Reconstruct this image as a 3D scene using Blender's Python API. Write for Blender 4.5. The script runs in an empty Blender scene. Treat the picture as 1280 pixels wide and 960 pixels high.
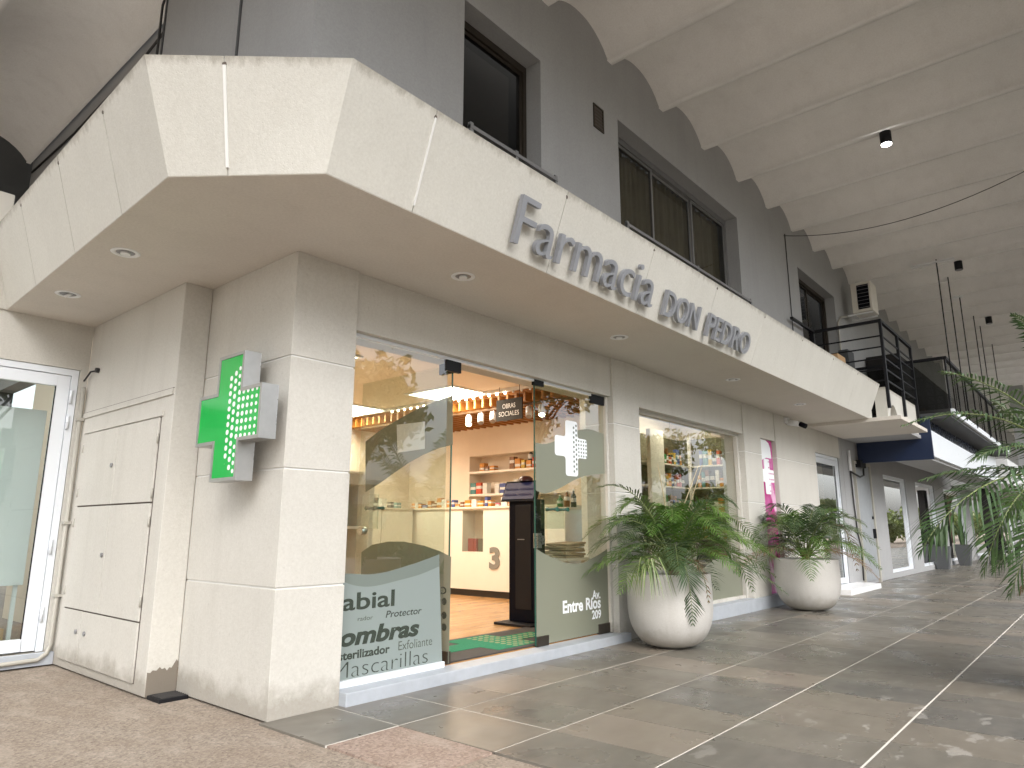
import bpy, bmesh, math, random
import numpy as np
from mathutils import Vector, Matrix
R = math.radians
random.seed(7)
scene = bpy.context.scene
COL = scene.collection

# ------------------------------------------------------------------ camera
LENS = 862.0; CAMH = 1.1
pitch = math.atan(181/LENS); azi = R(40.5)
FW = np.array([math.cos(azi)*math.cos(pitch), math.sin(azi)*math.cos(pitch), math.sin(pitch)])
RT = np.array([math.sin(azi), -math.cos(azi), 0.0]); UP = np.cross(RT, FW)
CP = np.array([0, 0, CAMH])
cam_d = bpy.data.cameras.new('camera'); cam = bpy.data.objects.new('camera', cam_d); COL.objects.link(cam)
cam_d.sensor_width = 36; cam_d.lens = 36*LENS/1280; cam_d.clip_end = 2000; cam_d.clip_start = 0.05
m = Matrix.Identity(4)
for i in range(3):
    m[i][0] = RT[i]; m[i][1] = UP[i]; m[i][2] = -FW[i]; m[i][3] = CP[i]
cam.matrix_world = m
scene.camera = cam
# survey helper: the sight line of a photo pixel met with a world plane or distance (for measuring places)
def sight(u, v): return FW + RT*(u-640)/LENS - UP*(v-480)/LENS
def on_x(u, v, x): d = sight(u, v); return CP + d*(x-CP[0])/d[0]
def on_y(u, v, y): d = sight(u, v); return CP + d*(y-CP[1])/d[1]
def on_z(u, v, z): d = sight(u, v); return CP + d*(z-CP[2])/d[2]
def at_d(u, v, t): return CP + sight(u, v)*t

# ------------------------------------------------------------------ world, sun, exposure
W = bpy.data.worlds.new('World'); scene.world = W; W.use_nodes = True
nt = W.node_tree; nt.nodes.clear()
sky = nt.nodes.new('ShaderNodeTexSky'); sky.sky_type = 'NISHITA'; sky.sun_disc = False
SUN_EL, SUN_AZ = R(44), R(238)            # azimuth measured from +X towards +Y: light comes from -X -Y
sky.sun_elevation = SUN_EL; sky.sun_rotation = math.pi/2 - SUN_AZ
sky.air_density = 1.0; sky.dust_density = 4.0; sky.ozone_density = 1.0
hs = nt.nodes.new('ShaderNodeHueSaturation'); hs.inputs['Saturation'].default_value = 0.30
bg = nt.nodes.new('ShaderNodeBackground'); bg.inputs[1].default_value = 0.15
wo = nt.nodes.new('ShaderNodeOutputWorld')
nt.links.new(sky.outputs[0], hs.inputs['Color']); nt.links.new(hs.outputs[0], bg.inputs[0]); nt.links.new(bg.outputs[0], wo.inputs[0])
sl = bpy.data.lights.new('sun', 'SUN'); sl.energy = 0.6; sl.angle = R(60); sl.color = (1, .98, .95)
so = bpy.data.objects.new('sun', sl); COL.objects.link(so)
sd = Vector((math.cos(SUN_AZ)*math.cos(SUN_EL), math.sin(SUN_AZ)*math.cos(SUN_EL), math.sin(SUN_EL)))
so.rotation_euler = sd.to_track_quat('Z', 'Y').to_euler()
scene.view_settings.view_transform = 'Standard'; scene.view_settings.look = 'None'
scene.view_settings.gamma = 1; scene.view_settings.exposure = 1.45
scene.render.engine = 'CYCLES'
scene.cycles.max_bounces = 10; scene.cycles.transparent_max_bounces = 24; scene.cycles.diffuse_bounces = 5

# ------------------------------------------------------------------ materials
def srgb(*c): return tuple(((x/255)/12.92 if x/255 <= .04045 else ((x/255+.055)/1.055)**2.4) for x in c)
class N:
    def __init__(s, name):
        s.m = bpy.data.materials.new(name); s.m.use_nodes = True; s.t = s.m.node_tree
        s.b = s.t.nodes['Principled BSDF']; s.o = s.t.nodes['Material Output']
    def n(s, typ, **k):
        x = s.t.nodes.new(typ)
        for a, v in k.items():
            if a.startswith('i_'):
                key = a[2:]; key = int(key) if key.isdigit() else key.replace('_', ' ')
                x.inputs[key].default_value = v
            else: setattr(x, a, v)
        return x
    def l(s, a, b): s.t.links.new(a, b)
    def mix(s, fac, a, b, bt='MIX'):
        x = s.n('ShaderNodeMix', data_type='RGBA', blend_type=bt)
        for sock, v in ((x.inputs[0], fac), (x.inputs[6], a), (x.inputs[7], b)):
            if hasattr(v, 'is_linked') or hasattr(v, 'links'): s.l(v, sock)
            elif isinstance(v, tuple): sock.default_value = (*v[:3], 1)
            else: sock.default_value = v
        return x.outputs[2]
    def ramp(s, v, a, b, c0=(0,0,0), c1=(1,1,1)):
        x = s.n('ShaderNodeValToRGB'); s.l(v, x.inputs[0])
        x.color_ramp.elements[0].position = a; x.color_ramp.elements[1].position = b
        x.color_ramp.elements[0].color = (*c0, 1); x.color_ramp.elements[1].color = (*c1, 1)
        return x.outputs[0]
    def pos(s, scale=(1,1,1)):
        g = s.n('ShaderNodeNewGeometry'); mp = s.n('ShaderNodeMapping'); s.l(g.outputs['Position'], mp.inputs[0])
        mp.inputs['Scale'].default_value = scale; return mp.outputs[0]
    def noise(s, vec, scale, detail=4, rough=.6):
        x = s.n('ShaderNodeTexNoise'); s.l(vec, x.inputs['Vector'])
        x.inputs['Scale'].default_value = scale; x.inputs['Detail'].default_value = detail; x.inputs['Roughness'].default_value = rough
        return x.outputs['Fac']
    def bump(s, h, strength=.3, dist=.01, prev=None):
        x = s.n('ShaderNodeBump'); x.inputs['Strength'].default_value = strength; x.inputs['Distance'].default_value = dist
        s.l(h, x.inputs['Height'])
        if prev is not None: s.l(prev, x.inputs['Normal'])
        s.l(x.outputs[0], s.b.inputs['Normal']); return x.outputs[0]

def plain(name, col, rough=.5, metal=0, var=.06, vs=6, bump=0, bs=80, coat=0, spec=None):
    M = N(name); p = M.pos(); n = M.noise(p, vs)
    c = M.mix(n, tuple(x*(1-var*2) for x in col), tuple(min(1, x*(1+var*2)) for x in col))
    M.l(c, M.b.inputs['Base Color'])
    r = M.n('ShaderNodeMapRange', i_3=max(.02, rough-.08), i_4=min(1, rough+.1)); M.l(M.noise(p, vs*2.3), r.inputs[0]); M.l(r.outputs[0], M.b.inputs['Roughness'])
    M.b.inputs['Metallic'].default_value = metal
    if spec is not None: M.b.inputs['Specular IOR Level'].default_value = spec
    if coat: M.b.inputs['Coat Weight'].default_value = coat
    if bump: M.bump(M.noise(p, bs, 6), bump, .004)
    return M.m

def stucco(name, col, var=.07, grain=.6, grime=.4, pits=True, dirt=(.18,.15,.11), low=0.0, top=0.0):
    """trowelled render: blotches, vertical run-off streaks, fine grain"""
    M = N(name); p = M.pos()
    big = M.noise(p, 1.3, 5, .6); c = M.mix(big, tuple(x*(1-var*1.6) for x in col), tuple(min(1, x*(1+var)) for x in col))
    fine = M.noise(p, 60, 5, .7); f2 = M.ramp(fine, .3, .75); c = M.mix(f2, M.mix(.2, c, dirt), c)
    if grime:
        st = M.noise(M.pos((3.5, 3.5, .3)), 1.6, 5, .6); s2 = M.ramp(st, .5, .85)
        mm = M.n('ShaderNodeMath', operation='MULTIPLY', i_1=grime*.35); M.l(s2, mm.inputs[0]); c = M.mix(mm.outputs[0], c, dirt)
        sp = M.ramp(M.noise(p, 26, 3, .8), .64, .74); mm = M.n('ShaderNodeMath', operation='MULTIPLY', i_1=grime*.5); M.l(sp, mm.inputs[0]); c = M.mix(mm.outputs[0], c, dirt)
    if low:   # splash-back dirt within a hand's breadth of the pavement
        g = M.n('ShaderNodeNewGeometry'); sx = M.n('ShaderNodeSeparateXYZ'); M.l(g.outputs['Position'], sx.inputs[0])
        a = M.n('ShaderNodeMath', operation='MULTIPLY_ADD', i_1=.35, i_2=-.1); M.l(M.noise(p, 5, 5, .7), a.inputs[0])
        d = M.n('ShaderNodeMath', operation='SUBTRACT'); M.l(sx.outputs[2], d.inputs[0]); M.l(a.outputs[0], d.inputs[1])
        q = M.ramp(d.outputs[0], 0.0, .12, (1,1,1), (0,0,0)); mm = M.n('ShaderNodeMath', operation='MULTIPLY', i_1=low); M.l(q, mm.inputs[0]); c = M.mix(mm.outputs[0], c, dirt)
    if top:
        g = M.n('ShaderNodeNewGeometry'); sx = M.n('ShaderNodeSeparateXYZ'); M.l(g.outputs['Position'], sx.inputs[0])
        a = M.n('ShaderNodeMath', operation='MULTIPLY_ADD', i_1=.16, i_2=top-.125); M.l(M.noise(M.pos((9, 9, 1.2)), 1.6, 5, .75), a.inputs[0])
        d = M.n('ShaderNodeMath', operation='SUBTRACT'); M.l(sx.outputs[2], d.inputs[0]); M.l(a.outputs[0], d.inputs[1])
        q = M.ramp(d.outputs[0], 0.0, .05); mm = M.n('ShaderNodeMath', operation='MULTIPLY', i_1=.5); M.l(q, mm.inputs[0]); c = M.mix(mm.outputs[0], c, dirt)
    M.l(c, M.b.inputs['Base Color']); M.b.inputs['Roughness'].default_value = .85; M.b.inputs['Specular IOR Level'].default_value = .25
    b = M.bump(M.noise(p, 14, 4), .12*grain, .02); b = M.bump(M.noise(p, 110, 6, .7), .55*grain, .004, b)
    if pits:
        v = M.n('ShaderNodeTexVoronoi'); M.l(p, v.inputs['Vector']); v.inputs['Scale'].default_value = 75
        M.bump(M.ramp(v.outputs['Distance'], .1, .35), .25*grain, .004, b)
    return M.m

CREAM = (.615, .60, .555)
m_cream = stucco('cream_render', CREAM, low=.5)
m_fascia = stucco('cream_fascia_render', (.63, .62, .57), top=3.505, grime=.22, grain=.8)
m_soffit = stucco('soffit_render', (.67, .63, .575), grime=.22, grain=.35, pits=False)
m_bluegrey = stucco('grey_paint', (.40, .405, .41), grime=.3, grain=.3, pits=False, dirt=(.1,.1,.1))
m_darkgrey = stucco('dark_grey_paint', (.10, .105, .11), grime=.1, grain=.3, pits=False, dirt=(.05,.05,.05))
m_mdoorpaint = plain('grey_door_paint', (.30, .32, .34), .5)
m_vault = stucco('vault_concrete', (.85, .845, .83), grime=.42, grain=.8, pits=False, var=.09, dirt=(.36,.32,.28))
m_white = plain('white_paint', (.78, .79, .80), .35, var=.02)
m_joint = plain('white_joint_filler', (.74, .74, .72), .8, var=.02)
m_darkjoint = plain('dark_joint', (.12, .10, .085), .9)
m_alu = plain('white_aluminium', (.74, .78, .83), .3, var=.015)
m_bronze = plain('bronze_aluminium', (.055, .045, .035), .4, .5)
m_greyalu = plain('grey_aluminium', (.28, .28, .285), .4, .6)
m_steel = plain('brushed_steel', (.55, .55, .55), .28, 1, var=.04, vs=30)
m_signgrey = plain('sign_grey_paint', (.27, .28, .305), .38, .15, var=.05, bump=.05, bs=200)
m_black = plain('black_metal', (.007, .0075, .010), .5, 0, spec=.3)
m_blackp = plain('black_plastic', (.003, .0035, .008), .5, spec=.12)
m_rubber = plain('dark_rubber', (.045, .042, .04), .8, bump=.4, bs=120)
m_cardboard = plain('cardboard', (.42, .27, .14), .85)
m_brownw = plain('brown_wood', (.16, .09, .04), .5)
m_cable = plain('dark_cable', (.03, .03, .03), .6)
m_pipe = plain('painted_conduit', (.40, .385, .34), .5)
m_step = plain('grey_step_paint', (.40, .43, .47), .55, var=.1, vs=9, bump=.25, bs=60)
m_green = plain('green_acrylic', (.004, .42, .06), .12, var=.04, spec=.6)
m_signwhite = plain('white_acrylic', (.85, .90, .88), .15, var=.01)
m_vinylw = plain('white_vinyl', (.88, .91, .94), .4, var=.01)
m_brown_int = plain('interior_brown_post', (.33, .19, .08), .5)
m_wallint = plain('interior_warm_wall', (.80, .69, .56), .7, var=.03)
m_ceilint = plain('interior_ceiling', (.80, .68, .54), .8, var=.02)
m_cabinet = plain('white_cabinet', (.78, .75, .68), .35, var=.02)
m_shelf = plain('white_shelf', (.80, .74, .64), .4, var=.02)
m_three = plain('grey_number', (.22, .22, .20), .4)
m_base = plain('dark_baseboard', (.03, .027, .025), .5)
m_curtain = plain('olive_curtain', (.40, .35, .25), .95, var=.2, vs=3)
m_darkroom = plain('dark_room', (.018, .016, .015), .9)  # near-black base colour paints the unlit rooms dark
m_soil = plain('potting_soil', (.035, .025, .018), .95, bump=.8, bs=60)

def wood(name, c1, c2, stretch=(3, 14, 14), rough=.45, plank=0):
    M = N(name); n = M.noise(M.pos(stretch), 2.5, 6, .65); c = M.mix(M.ramp(n, .3, .7), c1, c2)
    oi = M.n('ShaderNodeObjectInfo'); c = M.mix(M.ramp(oi.outputs['Random'], 0, 1, (.75,.75,.75), (1.15,1.1,1.05)), c, c)
    if plank:
        b = M.n('ShaderNodeTexBrick'); M.l(M.pos((1, 1, 1)), b.inputs['Vector']); b.inputs['Scale'].default_value = 1
        b.inputs['Brick Width'].default_value = 1.4; b.inputs['Row Height'].default_value = .14; b.inputs['Mortar Size'].default_value = .0025
        b.inputs['Color1'].default_value = (1,1,1,1); b.inputs['Color2'].default_value = (.75,.72,.68,1); b.inputs['Mortar'].default_value = (.25,.2,.16,1)
        c = M.mix(1.0, c, b.outputs['Color'], 'MULTIPLY')
    M.l(c, M.b.inputs['Base Color']); M.b.inputs['Roughness'].default_value = rough
    M.bump(n, .1, .003); return M.m
m_slat = wood('slat_wood', (.30, .115, .022), (.50, .22, .05), (2, 25, 25))
m_floorw = wood('floor_wood', (.42, .22, .085), (.60, .36, .16), (2, 12, 12), .25, plank=1)

def tile_mat():
    M = N('stone_tile'); oi = M.n('ShaderNodeObjectInfo'); p = M.pos()
    rnd = M.n('ShaderNodeValToRGB'); M.l(oi.outputs['Random'], rnd.inputs[0]); cr = rnd.color_ramp; cr.interpolation = 'CONSTANT'
    cols = [(0, (.128,.118,.100)), (.18, (.160,.141,.114)), (.36, (.098,.095,.087)), (.50, (.200,.170,.138)), (.60, (.140,.129,.108)), (.78, (.110,.103,.090)), (.9, (.178,.163,.138))]
    while len(cr.elements) < len(cols): cr.elements.new(.5)
    for e, (q, c) in zip(cr.elements, cols): e.position = q; e.color = (*c, 1)
    c = rnd.outputs[0]
    n1 = M.noise(p, 1.8, 4, .5); c = M.mix(M.ramp(n1, .3, .72), M.mix(.16, c, (.07,.065,.055)), M.mix(.16, c, (.24,.215,.18)))
    n2 = M.noise(M.pos((1, 3, 1)), 3.5, 3, .5); c = M.mix(M.ramp(n2, .35, .75), c, M.mix(.18, c, (.30,.27,.23)))
    n3 = M.noise(p, 90, 3, .6); c = M.mix(M.ramp(n3, .62, .72), c, M.mix(.1, c, (.04,.035,.03)))
    # dried puddle marks near the open side
    n4 = M.noise(M.pos((2.2, 4, 1)), 1.5, 6, .6); st = M.ramp(n4, .60, .63)
    g = M.n('ShaderNodeNewGeometry'); sx = M.n('ShaderNodeSeparateXYZ'); M.l(g.outputs['Position'], sx.inputs[0])
    a = M.n('ShaderNodeMapRange', i_1=2.1, i_2=1.2, i_3=0, i_4=1); M.l(sx.outputs[1], a.inputs[0])
    b = M.n('ShaderNodeMapRange', i_1=7.5, i_2=4.5, i_3=0, i_4=1); M.l(sx.outputs[0], b.inputs[0])
    z = M.n('ShaderNodeMath', operation='MULTIPLY'); M.l(a.outputs[0], z.inputs[0]); M.l(b.outputs[0], z.inputs[1])
    z2 = M.n('ShaderNodeMath', operation='MULTIPLY'); M.l(z.outputs[0], z2.inputs[0]); M.l(st, z2.inputs[1])
    c = M.mix(z2.outputs[0], c, M.mix(.45, c, (.42,.40,.37)))
    M.l(c, M.b.inputs['Base Color'])
    r = M.n('ShaderNodeMapRange', i_1=.3, i_2=.75, i_3=.2, i_4=.5); M.l(M.noise(p, 2.4, 4, .5), r.inputs[0]); M.l(r.outputs[0], M.b.inputs['Roughness'])
    M.b.inputs['Specular IOR Level'].default_value = .6
    b = M.bump(M.noise(p, 4, 3, .5), .06, .01); M.bump(M.noise(p, 60, 3), .05, .002, b)
    return M.m
m_tile = tile_mat()
def gravel_mat(name, base=(.21,.175,.14), pale=(.345,.29,.235), dark=(.07,.05,.04)):
    M = N(name); p = M.pos()
    v = M.n('ShaderNodeTexVoronoi'); M.l(p, v.inputs['Vector']); v.inputs['Scale'].default_value = 70
    bw = M.n('ShaderNodeRGBToBW'); M.l(v.outputs['Color'], bw.inputs[0])
    c = M.mix(M.ramp(bw.outputs[0], .2, .85), base, pale); c = M.mix(M.ramp(M.noise(p, 38, 5, .8), .56, .66), c, dark); c = M.mix(M.ramp(M.noise(p, 85, 4, .8), .60, .68), c, M.mix(.5, c, (.6,.52,.43)))
    c = M.mix(M.ramp(M.noise(p, 1.6, 6, .6), .35, .68), M.mix(.45, c, (.22,.165,.12)), c)
    c = M.mix(M.ramp(M.noise(M.pos((2.5, .9, 1)), 2.4, 5, .7), .5, .62), c, M.mix(.3, c, (.42,.36,.30)))
    M.l(c, M.b.inputs['Base Color']); M.b.inputs['Roughness'].default_value = .88
    b = M.bump(M.noise(p, 55, 5, .7), .5, .008); M.bump(v.outputs['Distance'], .45, .006, b)
    return M.m
m_gravel = gravel_mat('washed_aggregate')
m_gravelp = gravel_mat('pink_aggregate', (.25,.18,.145), (.40,.31,.26), (.10,.07,.055))
m_asphalt = plain('asphalt', (.05, .05, .052), .9, bump=.6, bs=90)
m_grass = plain('grass_ground', (.07, .11, .03), .95, var=.3, vs=2, bump=.8, bs=40)
m_grout = plain('pale_grout', (.58, .55, .50), .85, var=.1, vs=20)
m_pot = stucco('pale_cast_concrete', (.56, .545, .52), grime=.7, grain=.6, var=.16, low=.55, dirt=(.3,.27,.22))

def glass(name, tint=(.86, .90, .875), ior=1.5, refl=1.0, rough=0.0):
    M = N(name); t = M.t; t.nodes.remove(M.b)
    tr = M.n('ShaderNodeBsdfTransparent'); tr.inputs[0].default_value = (*tint, 1)
    gl = M.n('ShaderNodeBsdfGlossy'); gl.inputs['Roughness'].default_value = rough; gl.inputs[0].default_value = (1, 1, 1, 1)
    fr = M.n('ShaderNodeFresnel'); fr.inputs[0].default_value = ior
    mu = M.n('ShaderNodeMath', operation='MULTIPLY', i_1=refl, use_clamp=True); ge = M.n('ShaderNodeNewGeometry'); iv = M.n('ShaderNodeMath', operation='SUBTRACT', i_0=1.0); M.l(ge.outputs['Backfacing'], iv.inputs[1]); m2 = M.n('ShaderNodeMath', operation='MULTIPLY'); M.l(fr.outputs[0], m2.inputs[0]); M.l(iv.outputs[0], m2.inputs[1]); M.l(m2.outputs[0], mu.inputs[0])
    mx = M.n('ShaderNodeMixShader'); M.l(mu.outputs[0], mx.inputs[0]); M.l(tr.outputs[0], mx.inputs[1]); M.l(gl.outputs[0], mx.inputs[2])
    M.l(mx.outputs[0], M.o.inputs[0]); return M.m
m_glass = glass('shop_glass', refl=2.8)
m_glass_up = glass('window_glass', (.62, .63, .62), refl=.55)
m_glass_edge = plain('green_glass_edge', (.03, .10, .075), .1, spec=.8)
def vinyl(name, col, alpha, rough=.25):
    M = N(name); M.b.inputs['Base Color'].default_value = (*col, 1); M.b.inputs['Roughness'].default_value = rough
    tr = M.n('ShaderNodeBsdfTransparent'); mx = M.n('ShaderNodeMixShader')
    p = M.pos(); r = M.n('ShaderNodeMapRange', i_3=alpha-.03, i_4=alpha+.03); M.l(M.noise(p, 2), r.inputs[0]); M.l(r.outputs[0], mx.inputs[0])
    tr.inputs[0].default_value = (.9, .95, .9, 1)
    M.l(tr.outputs[0], mx.inputs[1]); M.l(M.b.outputs[0], mx.inputs[2]); M.l(mx.outputs[0], M.o.inputs[0]); return M.m
m_vin_sage = vinyl('sage_vinyl', (.25, .26, .20), .88)
m_vin_dark = vinyl('grey_green_vinyl', (.20, .235, .215), .86)
m_vin_pale = vinyl('pale_grey_green_vinyl', (.27, .315, .305), .90)
m_vin_text = vinyl('cut_out_letter', (.06, .075, .06), .66)
m_vin_text2 = vinyl('pale_cut_out_letter', (.15, .17, .14), .5)
def emis(name, col, s):
    M = N(name); M.b.inputs['Base Color'].default_value = (*col, 1); M.b.inputs['Emission Color'].default_value = (*col, 1); M.b.inputs['Emission Strength'].default_value = s; return M.m
m_lit = emis('lit_diffuser', (1, .93, .80), 6)
m_lit_spot = emis('lit_lamp', (1, .85, .6), 9)
m_lit_white = emis('lit_white_lamp', (1, .98, .93), 8)
m_screen = emis('screen_glow', (.012, .012, .03), .6)
def magenta():
    M = N('magenta_print'); p = M.pos((1, 1, 1))
    n = M.noise(p, 2.0, 3, .5); c = M.mix(M.ramp(n, .4, .62), (.45,.03,.20), (.62,.16,.42))
    w = M.n('ShaderNodeTexWave', bands_direction='DIAGONAL'); mp = M.pos((1, 1, .7)); M.l(mp, w.inputs['Vector']); w.inputs['Scale'].default_value = .6; w.inputs['Distortion'].default_value = 5
    c = M.mix(M.ramp(w.outputs['Fac'], .85, .95), c, (.75,.42,.62)); M.l(c, M.b.inputs['Base Color']); M.b.inputs['Roughness'].default_value = .25; return M.m
m_magenta = magenta()
def leaf_mat(name, c1, c2, c3=None):
    M = N(name); oi = M.n('ShaderNodeObjectInfo'); p = M.pos()
    c = M.mix(M.ramp(M.noise(p, 9, 3), .35, .65), c1, c2); c = M.mix(M.ramp(oi.outputs['Random'], .3, .9), c, M.mix(.5, c, c3 or c2))
    M.l(c, M.b.inputs['Base Color']); M.b.inputs['Roughness'].default_value = .42
    tl = M.n('ShaderNodeBsdfTranslucent'); M.l(c, tl.inputs[0]); mx = M.n('ShaderNodeMixShader', i_0=.3)
    M.l(M.b.outputs[0], mx.inputs[1]); M.l(tl.outputs[0], mx.inputs[2]); M.l(mx.outputs[0], M.o.inputs[0]); return M.m
m_leafA = leaf_mat('palm_leaf_bright', (.055,.135,.02), (.13,.235,.045), (.20,.28,.08))
m_leafB = leaf_mat('palm_leaf_dark', (.045,.09,.035), (.095,.15,.065), (.16,.18,.10))
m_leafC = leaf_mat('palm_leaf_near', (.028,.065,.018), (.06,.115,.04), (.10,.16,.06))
m_leafdry = leaf_mat('palm_leaf_dry', (.20,.11,.06), (.30,.19,.10), (.16,.07,.04))
m_leafvar = leaf_mat('variegated_leaf', (.30,.34,.16), (.45,.46,.28), (.12,.2,.05))
m_leaftree = leaf_mat('tree_leaf', (.07,.11,.025), (.14,.18,.05), (.18,.21,.07))
m_bark = plain('bark', (.12, .09, .065), .95, bump=1, bs=30, var=.2)
m_rachis = plain('palm_rachis', (.16, .20, .07), .5)

# ------------------------------------------------------------------ mesh helpers
WP = {}
def wp(o): return WP.get(o.name, Vector((0, 0, 0)))
class MB:
    def __init__(s): s.v = []; s.f = []; s.mi = []; s.sm = []
    def add(s, vs, fs, mi=0, sm=False):
        k = len(s.v); s.v += [tuple(map(float, v)) for v in vs]; s.f += [tuple(i+k for i in f) for f in fs]; s.mi += [mi]*len(fs); s.sm += [sm]*len(fs); return s
    def box(s, x0, x1, y0, y1, z0, z1, mi=0):
        x0, x1 = sorted((x0, x1)); y0, y1 = sorted((y0, y1)); z0, z1 = sorted((z0, z1))
        return s.add([(x0,y0,z0),(x1,y0,z0),(x1,y1,z0),(x0,y1,z0),(x0,y0,z1),(x1,y0,z1),(x1,y1,z1),(x0,y1,z1)],
                     [(0,3,2,1),(4,5,6,7),(0,1,5,4),(1,2,6,5),(2,3,7,6),(3,0,4,7)], mi)
    def hexa(s, b, t, mi=0):
        n = len(b); return s.add(list(b)+list(t), [tuple(range(n))[::-1], tuple(range(n, 2*n))]+[(i, (i+1) % n, n+(i+1) % n, n+i) for i in range(n)], mi)
    def prism(s, pts, vec, mi=0):
        vec = np.array(vec); return s.hexa([tuple(p) for p in pts], [tuple(np.array(p)+vec) for p in pts], mi)
    def tube(s, pts, r, n=8, mi=0, cap=True):
        pts = [Vector(p) for p in pts]; rs = r if isinstance(r, (list, tuple)) else [r]*len(pts); vs = []; ref = None
        for i, p in enumerate(pts):
            t = (pts[min(i+1, len(pts)-1)]-pts[max(i-1, 0)]).normalized()
            if ref is None: ref = t.orthogonal().normalized()
            a = (ref - t*ref.dot(t)).normalized(); ref = a; b = t.cross(a)
            vs += [p + (a*math.cos(6.28318*k/n)+b*math.sin(6.28318*k/n))*rs[i] for k in range(n)]
        fs = [(i*n+k, i*n+(k+1) % n, (i+1)*n+(k+1) % n, (i+1)*n+k) for i in range(len(pts)-1) for k in range(n)]
        s.add(vs, fs, mi, True)
        if cap:
            k = len(s.v)-len(vs); s.f += [tuple(k+j for j in range(n))[::-1], tuple(k+len(vs)-n+j for j in range(n))]; s.mi += [mi]*2; s.sm += [False]*2
        return s
    def bar(s, a, b, w, h, mi=0):
        a, b = Vector(a), Vector(b); t = (b-a).normalized(); u = t.cross(Vector((0,0,1)))
        u = Vector((1,0,0)) if u.length < 1e-4 else u.normalized(); q = u.cross(t)
        c = [u*w/2+q*h/2, -u*w/2+q*h/2, -u*w/2-q*h/2, u*w/2-q*h/2]
        return s.hexa([a+x for x in c], [b+x for x in c], mi)
    def lathe(s, prof, c, n=40, mi=0):
        vs = [(c[0]+r*math.cos(6.28318*k/n), c[1]+r*math.sin(6.28318*k/n), c[2]+z) for r, z in prof for k in range(n)]
        fs = [(i*n+k, i*n+(k+1) % n, (i+1)*n+(k+1) % n, (i+1)*n+k) for i in range(len(prof)-1) for k in range(n)]
        return s.add(vs, fs, mi, True)
    def build(s, name, mats, parent=None, bevel=0, **props):
        a = np.array(s.v); o0 = np.array([(a[:,0].min()+a[:,0].max())/2, (a[:,1].min()+a[:,1].max())/2, a[:,2].min()])
        me = bpy.data.meshes.new(name); me.from_pydata([tuple(x) for x in (a-o0)], [], s.f)
        mats = mats if isinstance(mats, (list, tuple)) else [mats]
        for m_ in mats: me.materials.append(m_)
        me.polygons.foreach_set('material_index', s.mi); me.polygons.foreach_set('use_smooth', s.sm)
        if bevel:
            bm = bmesh.new(); bm.from_mesh(me); bmesh.ops.remove_doubles(bm, verts=bm.verts, dist=1e-5)
            bmesh.ops.recalc_face_normals(bm, faces=bm.faces)
            ed = [e for e in bm.edges if len(e.link_faces) == 2 and e.calc_face_angle(0) > .5]
            bmesh.ops.bevel(bm, geom=ed, offset=bevel, segments=2, affect='EDGES', profile=.6); bm.to_mesh(me); bm.free()
        elif not any(s.sm):
            bm = bmesh.new(); bm.from_mesh(me); bmesh.ops.recalc_face_normals(bm, faces=bm.faces); bm.to_mesh(me); bm.free()
        me.update(); return link(name, me, Vector(o0), parent, **props)
def link(name, me, loc, parent=None, **props):
    o = bpy.data.objects.new(name, me); COL.objects.link(o)
    if parent is not None: o.parent = parent; o.location = Vector(loc)-wp(parent)
    else: o.location = loc
    WP[o.name] = Vector(loc)
    for k, v in props.items(): o[k] = v
    return o
def thing(name, label, cat, loc=(0,0,0), group=None):
    o = link(name, None, Vector(loc)); o['label'] = label; o['category'] = cat
    if group: o['group'] = group
    return o
def tag(o, label, cat, group=None):
    o['label'] = label; o['category'] = cat
    if group: o['group'] = group
    return o
def box(name, b, mat, parent=None, bevel=0, **k): return MB().box(*b).build(name, mat, parent, bevel, **k)
def copy_tree(root, loc, label=None, rotz=None):
    r = root.copy(); COL.objects.link(r); r.location = loc
    if rotz is not None: r.rotation_euler = (0, 0, rotz)
    if label: r['label'] = label
    WP[r.name] = Vector(loc)
    for ch in root.children:
        c = ch.copy(); COL.objects.link(c); c.parent = r
        for g in ch.children:
            d = g.copy(); COL.objects.link(d); d.parent = c
    return r
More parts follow.
